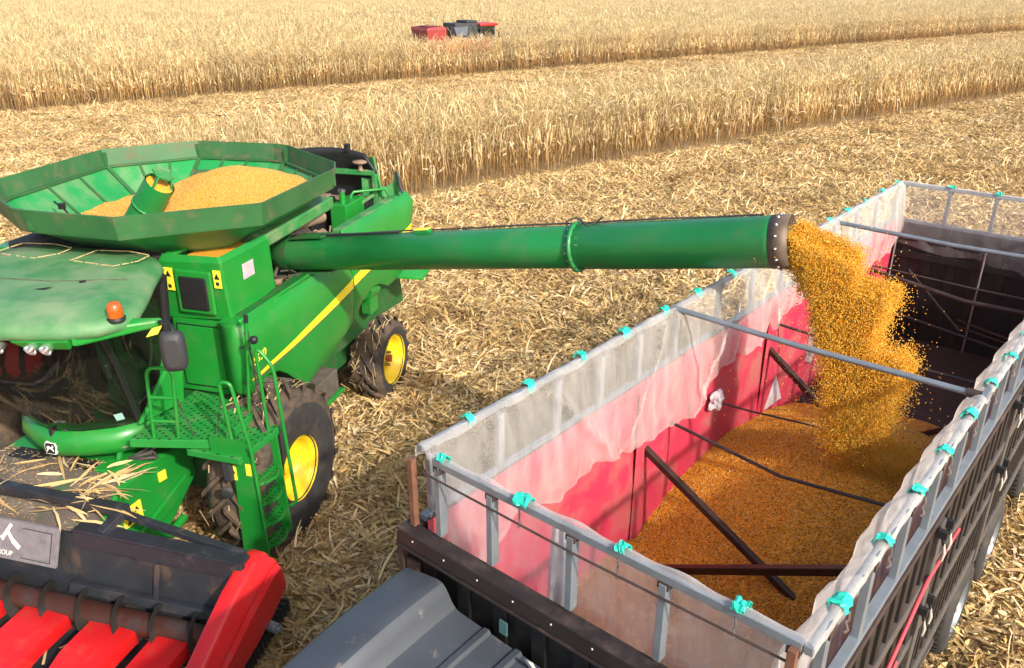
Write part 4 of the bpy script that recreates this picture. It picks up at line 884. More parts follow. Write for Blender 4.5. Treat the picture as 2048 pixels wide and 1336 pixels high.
b.bar(on_plate(-1.5, .12), on_plate(-1.5, .88), .006, .003, up=(1, 0, 0)); b.build("sign_border", BLACK, pl)
# feed auger with flighting
b = MB(); AY, AZ = -2.45, .70
b.tube([(-4.5, AY, AZ), (.52, AY, AZ)], .115, 24, 0)
n = 0; pitch = .41; prev = None; rows = []
for k in range(int(4.75 / pitch * 26)):
    a = k * 2 * math.pi / 26; x = -4.4 + pitch * k / 26
    rows.append([(x, AY + math.cos(a) * .11, AZ + math.sin(a) * .11), (x + .008, AY + math.cos(a) * .215, AZ + math.sin(a) * .215)])
b.loft(rows, 1, False, True); b.build("feed_auger", [RUSTTUBE, FLIGHT], HD, 0)
# red row hoods
def hood_unit(xc, w2):
    h = MB(); ys_ = [-2.53, -2.535, -2.56, -2.95, -3.4, -4.0, -4.55]; wz = [.88, .95, 1, .97, .85, .55, .06]; zz = [.675, .715, .728, .72, .60, .42, .26]
    rings = []
    for y, ww, z in zip(ys_, wz, zz):
        a = w2 * ww; rings.append([(xc - a, y, z - .15), (xc - a, y, z - .03), (xc - a * .965, y, z - .006), (xc - a * .35, y, z), (xc + a * .35, y, z), (xc + a * .965, y, z - .006), (xc + a, y, z - .03), (xc + a, y, z - .15)])
    h.loft(rings, 0, False, True); h.add(rings[0], [tuple(range(8))]); 
    ho_ = h.build("row_hood", RED, HD); es_ = ho_.modifiers.new("split", "EDGE_SPLIT"); es_.split_angle = R(50); return ho_
for xc in (-4.38, -3.62, -2.86, -2.10, -1.35, -.60): hood_unit(xc, .255)
hood_unit(.04, .19)
b = MB()
for xc in (-4.0, -3.24, -2.48, -1.73, -.98, -.22):
    b.box(xc - .10, xc - .05, -3.9, -2.5, .40, .47); b.box(xc + .05, xc + .10, -3.9, -2.5, .40, .47)
    for y in np.arange(-3.8, -2.5, .16): b.bar((xc - .10, y, .48), (xc - .01, y - .03, .48), .05, .03); b.bar((xc + .10, y + .08, .48), (xc + .01, y + .05, .48), .05, .03)
b.build("gathering_chain", HEADER, HD)
b = MB()
for i in range(60):
    p = V(random.uniform(-3, .3), random.uniform(-2.9, -2.3), .52); d_ = V(random.gauss(0, 1), random.gauss(0, 1), random.gauss(.2, .2)).normalized() * random.uniform(.03, .10); u_ = d_.cross(V(0, 0, 1)).normalized() * .012
    b.add([p - d_ - u_, p - d_ + u_, p + d_ + u_, p + d_ - u_], [(0, 1, 2, 3)])
b.build("trapped_straw", STRAWBIT, HD)
# red end shield
py = np.array([-1.76, -1.80, -1.88, -2.0, -2.15, -2.3, -2.45, -2.6, -2.8, -3.0, -3.3, -3.7, -4.1, -4.5])
pz1 = np.interp(-py, [1.76, 1.80, 1.88, 2.0, 2.3, 2.6, 2.95, 3.5, 4.5], [1.22, 1.262, 1.275, 1.262, 1.16, 1.01, .82, .60, .28])
pz0 = np.interp(-py, [1.76, 2.0, 2.3, 2.6, 2.95, 3.5, 4.5], [.80, .68, .58, .50, .44, .36, .22])
b = MB(); rings = []
for y, z1, z0 in zip(py, pz1, pz0):
    k = max(0, (-1.78 - y) / 2.72); e = min(1, (-1.70 - y) / .12); wx = .20 * (1 - .5 * k); h = z1 - z0; c1 = z1 - h * (.10 + .25 * k); c2 = z1 - h * (.38 + .22 * k)
    rings.append([(.46, y, z0), (.46, y, z1 - .035), (.467, y, z1 - .012), (.485, y, z1 - .002), (.53, y, z1), (.60, y, z1 - .006), (.625, y, z1 - .02), (.64, y, z1 - .05),
                  (.64 + wx * .25, y, c1 - .02), (.64 + wx * .42, y, c1 - .10 * h - .02), (.64 + wx * .40, y, c1 - .14 * h - .02), (.64 + wx * .62, y, c2), (.64 + wx * .60, y, c2 - .05 * h), (.64 + wx * .72, y, z0 + .06), (.63 + wx * .7, y, z0 + .01), (.60 + wx * .6, y, z0)])
b.loft(rings, 0, True, True); b.add(rings[0], [tuple(range(16))[::-1]], 0)
sh = b.build("end_shield", RED, HD)
es = sh.modifiers.new("split", 'EDGE_SPLIT'); es.split_angle = R(38)
b = MB(); b.bar((.70, -1.72, .56), (.60, -3.4, .16), .09, .11)
for k in range(30):
    t = k / 29; p = V(.70, -1.72, .56).lerp(V(.60, -3.4, .16), t); b.box(p.x - .055, p.x + .055, p.y - .014, p.y + .014, p.z - .07, p.z + .075)
b.build("side_chain", BLACK, HD)
b = MB(); b.tube([(.74, -2.05, .60), (.84, -2.07, .60)], .05, 14); b.tube([(.84, -2.07, .60), (.87, -2.07, .60)], .025, 10); b.build("shield_knob", GALV, sh)

# ---------------------------------------------------------------- grain truck (local x = right, y = rearwards)
TO, TYAW = (-.47, 4.39, 0), 40.5
T = root("grain_truck", "black high sided grain truck with steel rails round its open load bed", "truck", TO, TYAW)
X0, X1, Y1, ZB, ZR, ZF = -.24, 2.40, 9.87, 2.93, 3.50, 1.15
def top(name, label, cat=None, kind=None):
    o = root(name, label, cat, TO, TYAW); 
    if kind: o["kind"] = kind
    return o
def place(o): o.location = TO; o.rotation_euler = (0, 0, -R(TYAW)); return o
b = MB(); b.box(X0, X1, 0, Y1, ZF - .12, ZF); b.build("bed_floor", FLOORT, T)
b = MB(); b.box(.55, .72, -1.8, Y1, .75, 1.0); b.box(1.45, 1.62, -1.8, Y1, .75, 1.0)
for y in np.arange(.3, Y1, .6): b.box(X0 + .05, X1 - .05, y, y + .08, 1.0, 1.03)
b.build("chassis_frame", TBLACK, T)
# headboard
b = MB(); b.box(X0 - .06, X1 + .10, -.05, -.01, ZF - .1, ZB - .03, 0)
for x in np.arange(-.1, 2.4, .31): b.box(x, x + .11, -.075, -.05, ZF, ZB - .14, 0)
hbd = b.build("headboard", TBLACK, T, .008)
b = MB(); b.hexa([(X0 - .06, -.12, ZB - .12), (X1 + .12, -.12, ZB - .12), (X1 + .12, -.02, ZB - .12), (X0 - .06, -.02, ZB - .12), (X0 - .06, -.11, ZB), (X1 + .12, -.11, ZB), (X1 + .12, .0, ZB + .01), (X0 - .06, .0, ZB + .01)]); bm = b.build("headboard_beam", BEAM, hbd, .012)
b = MB(); b.box(X0 - .06, X1 + .12, -.135, -.10, ZB - .135, ZB - .118); b.build("beam_flange", BEAM, bm, .005)
b = MB()
for x in np.arange(-.15, 2.4, .29): b.lathe([(0, .005), (.006, .004), (.008, 0)], (x, -.114, ZB - .05 + .0), (0, -1, .1), 8)
b.each("bolt_head", HANDLE, bm)
b = MB(); b.box(X0 - .09, X0 - .03, -.10, .02, ZF - .1, ZB - .06); b.box(X0 - .02, X0 + .10, -.088, -.05, 2.30, ZB - .25); b.build("corner_post", TBROWN, hbd, .01)
b = MB(); b.tube([(.90, -.16, 2.52), (.90, -.20, 2.60), (.94, -.20, 2.60), (.95, -.16, 2.50), (.95, -.16, 2.44)], .011, 6); b.build("tie_hook", HANDLE, hbd)
b = MB(); b.box(.60, .66, -.102, -.09, 2.56, 2.66); b.box(1.30, 1.35, -.102, -.09, 2.52, 2.6); b.each("paint_tag", M("faded_teal_paint", (.05, .12, .12), .7, var=.2), hbd)
# side boards
def sideboard(name, s, xo):
    b = MB(); b.box(min(xo, xo - s * .03), max(xo, xo - s * .03), .0, Y1, ZF - .08, ZB - .03, 0)
    o = b.build(name, TSIDE if s > 0 else TBLACK, T)
    b = MB(); b.box(min(xo - s * .05, xo + s * .045), max(xo - s * .05, xo + s * .045), -.0, Y1, ZB - .05, ZB); tr = b.build("top_angle", TBROWN, o, .006)
    for i, (z0, z1) in enumerate(((2.33, 2.43), (1.78, 1.88), (1.08, 1.22))):
        b = MB(); b.box(min(xo, xo + s * .05), max(xo, xo + s * .05), 0, Y1, z0, z1); b.build("side_rail", TSIDE, o, .006)
    b = MB(); k = 0
    for y in np.arange(.10, Y1, .235):
        b.box(min(xo, xo + s * .036), max(xo, xo + s * .036), y, y + .105, 2.43, ZB - .05); b.box(min(xo, xo + s * .036), max(xo, xo + s * .036), y + .02, y + .125, 1.88, 2.33)
    for y in np.arange(.06, Y1, .15): b.box(min(xo, xo + s * .034), max(xo, xo + s * .034), y, y + .06, 1.22, 1.78)
    b.build("side_ribs", TRIB, o, .004)
    for y in (.04, 2.42, 4.82, 7.22, 9.75):
        b = MB(); b.box(min(xo, xo + s * .065), max(xo, xo + s * .065), y - .06, y + .06, ZF - .1, ZB - .06); st = b.build("stanchion", TSIDE, o, .008)
        for dy in (-.08, .08):
            for z in (2.72, 2.05):
                b = MB(); x = xo + s * .08
                b.bar((x, y + dy, z + .08), (x + s * .02, y + dy, z + .02), .02, .015); b.tube([(x + s * .022, y + dy, z + .03), (x + s * .035, y + dy, z - .04), (x + s * .03, y + dy, z - .11)], [.007, .013, .009], 8, 1)
                b.box(min(x - .03, x + .03), max(x - .03, x + .03), y + dy - .02, y + dy + .02, z + .07, z + .13)
                b.build("latch", [BLACK, HANDLE], st)
    return o
sbL = sideboard("side_board", -1, X0); sbR = sideboard("side_board", 1, X1)
b = MB(); b.tube([(X1 + .06, .25, 1.60), (X1 + .065, 1.1, 1.95), (X1 + .065, 2.3, 2.44), (X1 + .06, 3.2, 2.36)], .014, 6); b.tube([(X1 + .06, .9, 1.5), (X1 + .07, 1.5, 1.9), (X1 + .06, 1.9, 2.0)], .012, 6)
b.build("red_strap", M("faded_red_strap", (.55, .06, .08), .6), sbR)
# tail board
b = MB(); b.box(X0, X1, Y1 - .03, Y1 + .01, ZF - .1, ZB, 0)
tb = b.build("tail_board", TBLACK, T)
b = MB()
for x in np.arange(0, 2.4, .33): b.box(x, x + .10, Y1 - .055, Y1 - .03, ZF, ZB - .25, 0)
b.box(X0 + .03, X1 - .03, Y1 - .09, Y1 - .03, ZB - .25, ZB - .16, 0); b.box(X0 + .03, X1 - .03, Y1 - .08, Y1 - .03, 2.42, 2.52, 0)
b.build("tail_ribs", TBLACK, tb, .006)
b = MB()
for x in (-.10, 1.12, 2.2): b.tube([(x, Y1 - .10, ZF), (x, Y1 - .10, 2.72)], .014, 6)
b.each("upright_bar", M("pale_rod", (.32, .29, .27), .5, .3), tb)
# galvanised frame above the boards
def frame(name, pts, posts, out, lower=True):
    b = MB(); a, c = Vector(pts[0]), Vector(pts[1]); b.bar((a.x, a.y, ZR), (c.x, c.y, ZR), .04, .05)
    if lower: b.bar((a.x, a.y, ZB + .032), (c.x, c.y, ZB + .032), .06 if abs(a.x - c.x) < .1 else .05, .045)
    o = b.build(name, GALV, T, .004)
    for t in posts:
        p = a.lerp(c, t); b = MB(); b.bar((p.x, p.y, ZB + .03), (p.x, p.y, ZR - .03), .065, .045, up=(1, 0, 0)); b.build("rail_post", GALV, o, .004)
        b = MB(); b.box(p.x - .033, p.x + .033, p.y - .028, p.y + .028, ZR - .06, ZR - .02); b.build("weld_patch", TBROWN, o)
    return o
frame("rail_frame", [(X0 + .21, 0, 0), (X1 - .03, 0, 0)], [.02, .205, .455, .70, .985], 0, False)
frame("rail_frame", [(X0 + .035, .04, 0), (X0 + .035, Y1, 0)], [.01, .08, .15, .21, .27, .335, .42, .5, .58, .66, .74, .82, .9, .99], 0)
frame("rail_frame", [(X1, -.02, 0), (X1, Y1, 0)], [(.22 + .63 * k) / Y1 for k in range(15)] + [.995], 0)
frame("rail_frame", [(X0 + .02, Y1 - .02, 0), (X1, Y1 - .02, 0)], [.03, .27, .50, .74, .98], 0)
b = MB(); b.tube([(X0 + .14, -.035, 3.40), (1.1, -.04, 3.385), (X1 - .05, -.035, 3.40)], .007, 6); b.build("front_rod", TBROWN, T)
b = MB(); b.bar((X0 + .02, -.02, ZB), (X0 + .02, -.02, ZR - .05), .045, .045); b.bar((X1 - .06, -.035, ZB), (X1 - .06, -.035, ZR - .01), .045, .045); b.each("rusty_corner_post", M("rusty_post", (.16, .07, .04), .7, .1, var=.4, vs=9), T, .004)
def pipe(name, pts, r, mat): b = MB(); b.tube([Vector(p) for p in pts], r, 10); return b.build(name, mat, T)
pipe("cross_pipe", [(X0 + .02, 3.25, ZR + .01), (1.0, 3.25, ZR - .025), (X1 - .1, 3.23, ZR - .01)], .026, GALV)
pipe("cross_pipe", [(X0 + .02, 7.2, ZR - .02), (1.2, 7.2, ZR - .05), (X1, 7.2, ZR - .03)], .026, GALV)
b = MB(); b.tube([(X1 - .12, 3.23, ZR - .01), (X1 + .01, 3.23, ZR - .01)], .036, 10); b.build("rusty_sleeve", TBROWN, T)
pipe("tie_bar", [(X0 + .05, 3.25, 2.34), (1.1, 3.0, 2.36), (X1, 2.75, 2.66)], .016, ROD)
pipe("tie_bar", [(X0 + .05, 5.65, 2.60), (1.2, 5.7, 2.5), (X1, 5.7, 2.5)], .016, ROD)
pipe("tie_bar", [(X0 + .05, 8.9, 2.42), (1.2, 8.6, 2.34), (X1, 8.5, 2.4)], .03, TBROWN)
pipe("tie_bar", [(X0 + .05, 8.95, 2.46), (1.2, 8.9, 2.44), (X1, 8.7, 2.5)], .014, TBROWN)
pipe("tie_bar", [(X0 + .05, 9.3, 1.75), (X1, 9.0, 1.55)], .018, ROD)
pipe("tie_bar", [(1.0, 9.55, 1.72), (X1, 8.0, 2.1)], .014, ROD)
pipe("tie_bar", [(1.0, 9.5, 1.64), (X1, 8.2, 1.98)], .012, ROD)
pipe("tie_bar", [(.2, 9.6, 2.3), (1.1, 9.3, 1.65)], .018, ROD)
pipe("tie_cable", [(X0 + .08, 4.16, 2.19), (.25, 4.3, 2.14), (.7, 4.55, 2.06), (1.15, 4.75, 2.0)], .011, ROD)
def square(name, p, q, s, mat, up=(0, 0, 1)): b = MB(); b.bar(p, q, s, s, 0, up); return b.build(name, mat, T, .005)
square("brace", (X0 + .06, 2.77, 2.30), (1.50, 2.62, 1.50), .062, BRACE)
square("brace", (X0 + .06, 5.44, 2.40), (1.0, 5.15, 1.75), .062, BRACE)
b = MB(); b.bar((X1 - .02, 2.28, 2.52), (.25, 2.42, 1.30), .07, .018); b.bar((X1 - .02, 2.31, 2.47), (.25, 2.45, 1.25), .018, .09); b.build("brace", BRACE, T, .004)
square("brace", (X1 - .05, 5.6, 2.3), (1.0, 6.1, 1.2), .062, BRACE)
# wheels
def truck_wheel(y, side, dual=False):
    xo = X1 + .06 if side > 0 else X0 - .06; s = side; Rr = .50
    b = MB(); b.lathe([(.30, -.01), (.32, 0), (.43, .0), (.475, -.02), (.50, -.05), (.50, -.23), (.475, -.26), (.30, -.27)], (xo, y, .50), (s, 0, 0), 40, 0)
    for k in range(44):
        a = 2 * math.pi * k / 44; c = V(xo - s * .14, y + math.sin(a) * .505, .50 + math.cos(a) * .505); b.bar(c - V(.09, 0, 0), c + V(.09, 0, 0), .035, .012, up=(0, math.sin(a), math.cos(a)))
    o = b.build("wheel", WALLRUB, T)
    b = MB(); b.lathe([(.305, -.005), (.29, -.03), (.25, -.10), (.16, -.12), (.15, -.04), (.10, -.03), (0, -.03)], (xo, y, .50), (s, 0, 0), 28); b.build("rim", GALV, o)
    b = MB(); b.lathe([(0, .02), (.05, .01), (.06, -.03)], (xo - s * .02, y, .5), (s, 0, 0), 12); b.build("hub_cap", HANDLE, o)
for y in (-1.25, 4.75, 6.15, 8.2):
    for s in (1, -1): truck_wheel(y, s)
b = MB(); b.box(X0 + .1, X0 + .55, 1.6, 3.4, .45, .95); b.build("fuel_tank", GALV, T, .06)
for s in (0, 1):
    b = MB(); x = X0 if s == 0 else X1 - .02; b.box(x, x + .02, 1.2, 4.0, .55, .62); b.box(x, x + .02, 1.2, 4.0, .8, .87); b.build("side_guard", TSIDE, T)
# cab with its wind deflector
b = MB(); cbp = [(-2.35, .55), (-2.35, 1.75), (-2.15, 2.42), (-1.9, 2.52), (-.45, 2.45), (-.40, .55)]
b.prism([(X0 + .02, y, z) for y, z in cbp][::-1], (X1 - X0 - .04, 0, 0)); tc_ = b.build("cab_body", M("dark_cab_paint", (.05, .06, .08), .35, .2, var=.1, coat=.3), T, .05)
b = MB(); b.hexa([(X0 + .12, -2.375, 1.72), (X1 - .12, -2.375, 1.72), (X1 - .12, -2.34, 1.72), (X0 + .12, -2.34, 1.72), (X0 + .2, -2.19, 2.38), (X1 - .2, -2.19, 2.38), (X1 - .2, -2.15, 2.38), (X0 + .2, -2.15, 2.38)]); b.build("windscreen", GLASS, tc_)
for s in (0, 1):
    x = X0 + .005 if s == 0 else X1 - .035
    b = MB(); b.box(x, x + .03, -1.95, -1.05, .75, 2.3); d_ = b.build("cab_door", tc_.data.materials[0], T, .02)
    b = MB(); x2 = x - .008 if s == 0 else x + .028; b.box(x2, x2 + .01, -1.85, -1.12, 1.65, 2.22); b.build("door_window", GLASS, d_)
b = MB(); b.box(X0 + .1, X1 - .1, -2.5, -2.34, .45, .85); b.build("cab_bumper", GREYBLK, T, .04)
PX = [(X0 + .0, 2.36), (X0 + .005, 2.52), (X0 + .015, 2.60), (X0 + .04, 2.655), (X0 + .075, 2.685), (X0 + .10, 2.693), (-.05, 2.712), (.06, 2.728), (.12, 2.735), (.15, 2.728), (.18, 2.70), (.205, 2.655), (.23, 2.61), (.26, 2.575), (.30, 2.56), (.40, 2.548), (.49, 2.54), (.505, 2.556), (.54, 2.558), (.555, 2.535), (.66, 2.525), (.74, 2.52), (.755, 2.538), (.79, 2.540), (.805, 2.515), (1.08, 2.505)]
PX = PX + [(2 * 1.08 - x, z) for x, z in PX[:-1][::-1]]
b = MB(); rows = []
for k in range(15):
    t = k / 14; y = -.17 - 2.0 * t; dz = -.04 * t - .38 * t ** 2.4
    rows.append([(1.08 + (x - 1.08) * (1 - .07 * t * t), y + .05 * math.sin((x - X0) * 1.2) * (1 - t), max(z + dz * (1 - .0), 2.12) + .006 * fbm(x * 3, y * 2, 1)) for x, z in PX])
b.loft(rows, 0, False, True)
dfl = b.build("wind_deflector", FAIRING, T, 0, .012); es_ = dfl.modifiers.new("split", "EDGE_SPLIT"); es_.split_angle = R(22)
b = MB(); b.add([(x, y + .0, z) for x, y, z in rows[0]] + [(x, y, 2.2) for x, y, z in rows[0]], [(i, i + 1, len(PX) + i + 1, len(PX) + i) for i in range(len(PX) - 1)]); b.build("deflector_back", BLACK, dfl)

# ---------------------------------------------------------------- red lining on the left wall
b = MB()
def lin(u, v):
    y = .02 + (Y1 - .1) * u; z = ZF + (2.985 - ZF) * v; k = (y % .6) / .6
    return (X0 + .105 + .022 * fbm(y, z, 1.3) + .014 * math.sin(y * 5) * (1 - v) + .006 * math.sin(y * 23 + z * 3) * (1 - v), y, z + .012 * fbm(y, 9, 2) * v)
b.grid(lin, 160, 22)
for y, w2 in ((2.70, .11), (5.40, .09), (8.0, .09)):
    b.grid(lambda u, v, y=y, w2=w2: (X0 + .135 + .012 * math.sin(u * 3.14), y + w2 * (u - .5) * 2 * (1.0 - .15 * v), ZF + (2.9 - ZF) * v), 5, 12)
place(tag(b.build("tarpaulin_lining", LINER), "red tarpaulin lining hanging down the inner left wall of the truck bed", "tarpaulin"))

# ---------------------------------------------------------------- white mesh net draped over the rails with teal tape ties
NR = root("mesh_net", "white translucent mesh net draped over the steel rails of the truck bed", "net", TO, TYAW)
nb = [(0.0, 2.1), (.5, 2.3), (.95, 2.62), (1.27, 2.46), (1.52, 2.45), (1.84, 2.53), (2.63, 2.36), (3.0, 2.36), (3.48, 2.33), (3.75, 2.36), (3.98, 2.56), (4.4, 2.62), (5.09, 2.55), (5.6, 2.66), (6.14, 2.80), (6.8, 2.62), (7.6, 2.5), (8.6, 2.48), (9.6, 2.55), (9.87, 2.6)]
by, bz = [p[0] for p in nb], [p[1] for p in nb]
def wr(y, z, s=1.): return fbm(y * 1.2, z * 3.2, 1.0 * s, 4)
def leftnet(u, v):
    y = .03 + (Y1 - .08) * u; zb = np.interp(y, by, bz) + .02 * math.sin(y * 17)
    prof = [(-.032, 3.42), (-.030, 3.49), (-.012, 3.532), (.035, 3.535), (.06, 3.50)]
    if v < .16:
        t = v / .16 * 4; i = min(3, int(t)); f = t - i; dx, z = prof[i][0] + (prof[i + 1][0] - prof[i][0]) * f, prof[i][1] + (prof[i + 1][1] - prof[i][1]) * f
        lump = .010 * math.sin(y * 9 + 1) + .008 * math.sin(y * 23); return (X0 + .035 + dx * (1 + .25 * math.sin(y * 10)), y, z + lump * .6)
    t = (v - .16) / .84; z = 3.50 + (zb - 3.50) * t
    sag = .05 * math.sin(t * 3.14) + .05 * t * max(0, wr(y, z) + .3) + .07 * abs(wr(y * 1.0, 4)) * t + .045 * math.exp(-((y - 3.4 - .5 * (t - .5)) / .12) ** 2) + .06 * math.exp(-((y - 4.0 + 1.1 * (t - .5)) / .07) ** 2) + .05 * math.exp(-((y - 1.6 - .9 * (t - .4)) / .06) ** 2) + .045 * math.exp(-((y - 2.5 + .7 * (t - .6)) / .05) ** 2) + .05 * math.exp(-((y - 5.2 - .5 * (t - .4)) / .06) ** 2) + .04 * math.exp(-((y - .7 + .4 * t) / .05) ** 2) + .05 * math.exp(-((y - 6.6 + .6 * t) / .06) ** 2)
    return (X0 + .12 + sag + .010 * math.sin(y * 31 + z * 6) * t, y + .03 * wr(z * 2, y) * t, z)
b = MB(); b.grid(leftnet, 260, 34); b.build("net_panel", NET, NR)
def frontnet(u, v):
    x = X0 + .16 + (X1 - X0 - .17) * u; tie = [.04, .70, 1.38, 2.05, 2.36]
    d_ = min(abs(x - t) for t in tie); lift = .035 * min(1, d_ / .25)
    if v < .15:
        t = v / .15; a = -1.7 + 3.3 * t; return (x, .01 + .030 * math.sin(a), ZR + .012 + lift * .5 + .024 * math.cos(a) + .008 * math.sin(x * 19))
    t = (v - .15) / .85; z = ZR + .02 + (2.15 + .25 * fbm(x, 2, .8) - ZR) * t
    return (x, .055 + .05 * math.sin(t * 3) + .035 * wr(x * 1.5, z * .7) * t + .01 * math.sin(x * 27 + z * 4) * t, z)
b = MB(); b.grid(frontnet, 90, 24); b.build("net_panel", NET, NR)
def rightnet(u, v):
    y = -.02 + (Y1) * u; k = max(0, min(1, .5 + .45 * math.sin(y * 10 + 1.2 + 2.2 * fbm(y, 1, .9)) + .5 * fbm(y, 7, 1.7)))
    prof = [(.028, 3.485), (.026, 3.525), (.0, 3.54), (-.04, 3.52 + .010 * k), (-.08 - .035 * k, 3.46), (-.12 - .04 * k, 3.36), (-.15, 3.22), (-.12, 3.0), (-.10 - .04 * k, 2.7), (-.09, 2.45 + .12 * fbm(y, 5, .7))]
    if y > 3.2 and y < 3.36: prof = [(p[0] * .4 + .02, 3.46 + (p[1] - 3.46) * .3) for p in prof[:5]] + prof[5:]
    t = v * 9; i = min(8, int(t)); f = t - i
    return (X1 + prof[i][0] + (prof[i + 1][0] - prof[i][0]) * f + .012 * math.sin(y * 21) * v, y + .02 * math.sin(y * 33 + v * 9), prof[i][1] + (prof[i + 1][1] - prof[i][1]) * f + .01 * math.sin(y * 27))
b = MB(); b.grid(rightnet, 240, 30); b.build("net_panel", NET, NR)
def backnet(u, v):
    x = X0 + .05 + (X1 - X0 - .1) * u
    if v < .12: return (x, Y1 + .03 - .5 * v, ZR + .0 + .4 * v)
    t = (v - .12) / .88; zb = np.interp(x, [-.2, .2, .6, 1.0, 1.5, 2.4], [2.62, 2.56, 2.5, 2.56, 2.4, 2.3])
    return (x, Y1 - .06 - .05 * math.sin(t * 3) - .04 * wr(x * 2, t) * t, ZR + .03 + (zb - ZR) * t)
b = MB(); b.grid(backnet, 70, 20); b.build("net_panel", NET, NR)
def tie(x, y, along, hook=True, sgn=1):
    b = MB(); rr_ = random.Random(int(x * 100 + y * 10)); w2 = .038 + rr_.uniform(-.012, .014); x0_, y0_ = x, y; rows = []
    for j in range(9):
        a = -2.0 - rr_.random() * .5 + (3.6 + .2 * (w2 - .03) * 40) * j / 8; r = .042 + rr_.uniform(-.005, .008); row = []
        for i in range(6):
            s_ = (i / 5 - .5) * 2 * w2; rj = r + rr_.uniform(-.008, .010)
            if along == 'y': row.append((x + math.sin(a) * rj * sgn, y + s_ + rr_.uniform(-.006, .006), ZR + .012 + math.cos(a) * rj))
            else: row.append((x + s_ + rr_.uniform(-.006, .006), y - math.sin(a) * rj, ZR + .022 + math.cos(a) * rj))
        rows.append(row)
    b.loft(rows, 0, False, False); o = b.build("tape_tie", TEAL, NR, 0, .004)
    if hook:
        b = MB(); hx, hy = (x + .05 * sgn, y) if along == 'y' else (x, y - .045)
        b.tube([(hx, hy, ZR), (hx + .006, hy, ZR - .05), (hx - .008, hy + .01, ZR - .08), (hx + .010, hy, ZR - .11), (hx - .004, hy, ZR - .135)], .006, 6); b.build("wire_hook", STEEL, o)
for x in (.04, .70, 1.38, 2.05): tie(x, .01, 'x')
for y in (.51, 1.16, 1.82, 2.44, 3.10, 3.70, 4.42, 5.1, 5.8, 6.45, 7.05, 7.66, 8.28, 9.0, 9.7): tie(X0 + .02, y, 'y', False, -1)
for y in (.36, .99, 1.60, 2.17, 2.81, 3.42, 4.03, 4.60, 5.32, 5.9): tie(X1, y, 'y', True, 1)
for x in (.5, 1.1, 1.75): tie(x, Y1 - .02, 'x', False)
b = MB(); b.add([(X0 + .13, 5.0, 3.10), (X0 + .14, 5.10, 3.12), (X0 + .15, 5.22, 3.35), (X0 + .14, 5.12, 3.30), (X0 + .15, 5.05, 3.18)], [(0, 1, 2, 3, 4)]); place(tag(b.build("dry_leaf", STRAWBIT), "long brown dry maize leaf caught in the white net beside the spout", "leaf"))

# ---------------------------------------------------------------- plastic bags
def crumple(name, c, sz, seed, label, cat="bag"):
    b = MB(); rings = []
    for j in range(10):
        ph = math.pi * j / 9; ring_ = []
        for i in range(18):
            th = 2 * math.pi * i / 18; n = V(math.sin(ph) * math.cos(th), math.sin(ph) * math.sin(th), math.cos(ph)); r = 1 + .55 * mnoise.noise(n * 1.9 + V(seed, 0, 0)) + .3 * mnoise.noise(n * 5 + V(0, seed, 0))
            ring_.append((c[0] + n.x * r * sz[0], c[1] + n.y * r * sz[1], c[2] + n.z * r * sz[2]))
        rings.append(ring_)
    b.loft(rings, 0, True, False); return place(tag(b.build(name, BAG), label, cat))
crumple("plastic_bag", (X0 + .17, 4.08, 2.26), (.06, .11, .10), 3.1, "crumpled white plastic bag knotted on a cable at the red wall")
def hang(name, p, w, h, seed, label, axis):
    def fn(u, v):
        a = (u - .5) * w * (.55 + .45 * v) ; f = .03 * math.sin(u * 14 + seed) * (.4 + v) + .02 * mnoise.noise(V(u * 5, v * 3, seed))
        z = p[2] - h * v + .03 * math.sin(u * 5 + seed) * v
        return (p[0] + a, p[1] + f, z) if axis == 'x' else (p[0] + f, p[1] + a, z)
    b = MB(); b.grid(fn, 24, 20); return place(tag(b.build(name, BAG, None, 0, .003), label, "bag"))
hang("woven_sack", (.86, .16, 3.34), .24, .78, 1.3, "long white woven sack hanging behind the front net near the headboard", 'x')
hang("woven_sack", (X0 + .14, 6.82, 2.72), .16, 1.0, 4.1, "narrow white and violet sack strip hung on the red wall behind the falling grain", 'y')
b = MB(); b.add([(X0 + .12, 5.55, 1.50), (X0 + .16, 5.95, 1.52), (X0 + .09, 5.86, 1.86), (X0 + .13, 5.7, 1.62)], [(0, 1, 3), (1, 2, 3), (2, 0, 3)]); place(tag(b.build("sack_scrap", BAG, None, 0, .003), "small triangular scrap of pale sacking at the foot of the red wall", "sack scrap"))

# ---------------------------------------------------------------- grain: kernels as tiny faceted bodies
OCT = np.array([(1, 0, 0), (-1, 0, 0), (0, .8, 0), (0, -.8, 0), (0, 0, .55), (0, 0, -.55)], float)
OF = np.array([(0, 2, 4), (2, 1, 4), (1, 3, 4), (3, 0, 4), (2, 0, 5), (1, 2, 5), (3, 1, 5), (0, 3, 5)])
def kernels(name, P, size, cols, flat=False):
    n = len(P); q = rng.normal(size=(n, 4)); q /= np.linalg.norm(q, axis=1)[:, None]; w_, x, y, z = q.T
    Rm = np.stack([1 - 2 * (y * y + z * z), 2 * (x * y - z * w_), 2 * (x * z + y * w_), 2 * (x * y + z * w_), 1 - 2 * (x * x + z * z), 2 * (y * z - x * w_), 2 * (x * z - y * w_), 2 * (y * z + x * w_), 1 - 2 * (x * x + y * y)], 1).reshape(n, 3, 3)
    s = size * rng.uniform(.8, 1.25, n); vs = P[:, None, :] + np.einsum('nij,kj->nki', Rm, OCT) * s[:, None, None]
    fs = (np.arange(n) * 6)[:, None, None] + OF[None]
    c = np.array(cols)[rng.integers(0, len(cols), n)] * rng.uniform(.8, 1.15, (n, 1)); t = np.repeat(c, 6, 0)
    return fast_mesh(name, vs.reshape(-1, 3), fs.reshape(-1, 3), KERNEL, t)
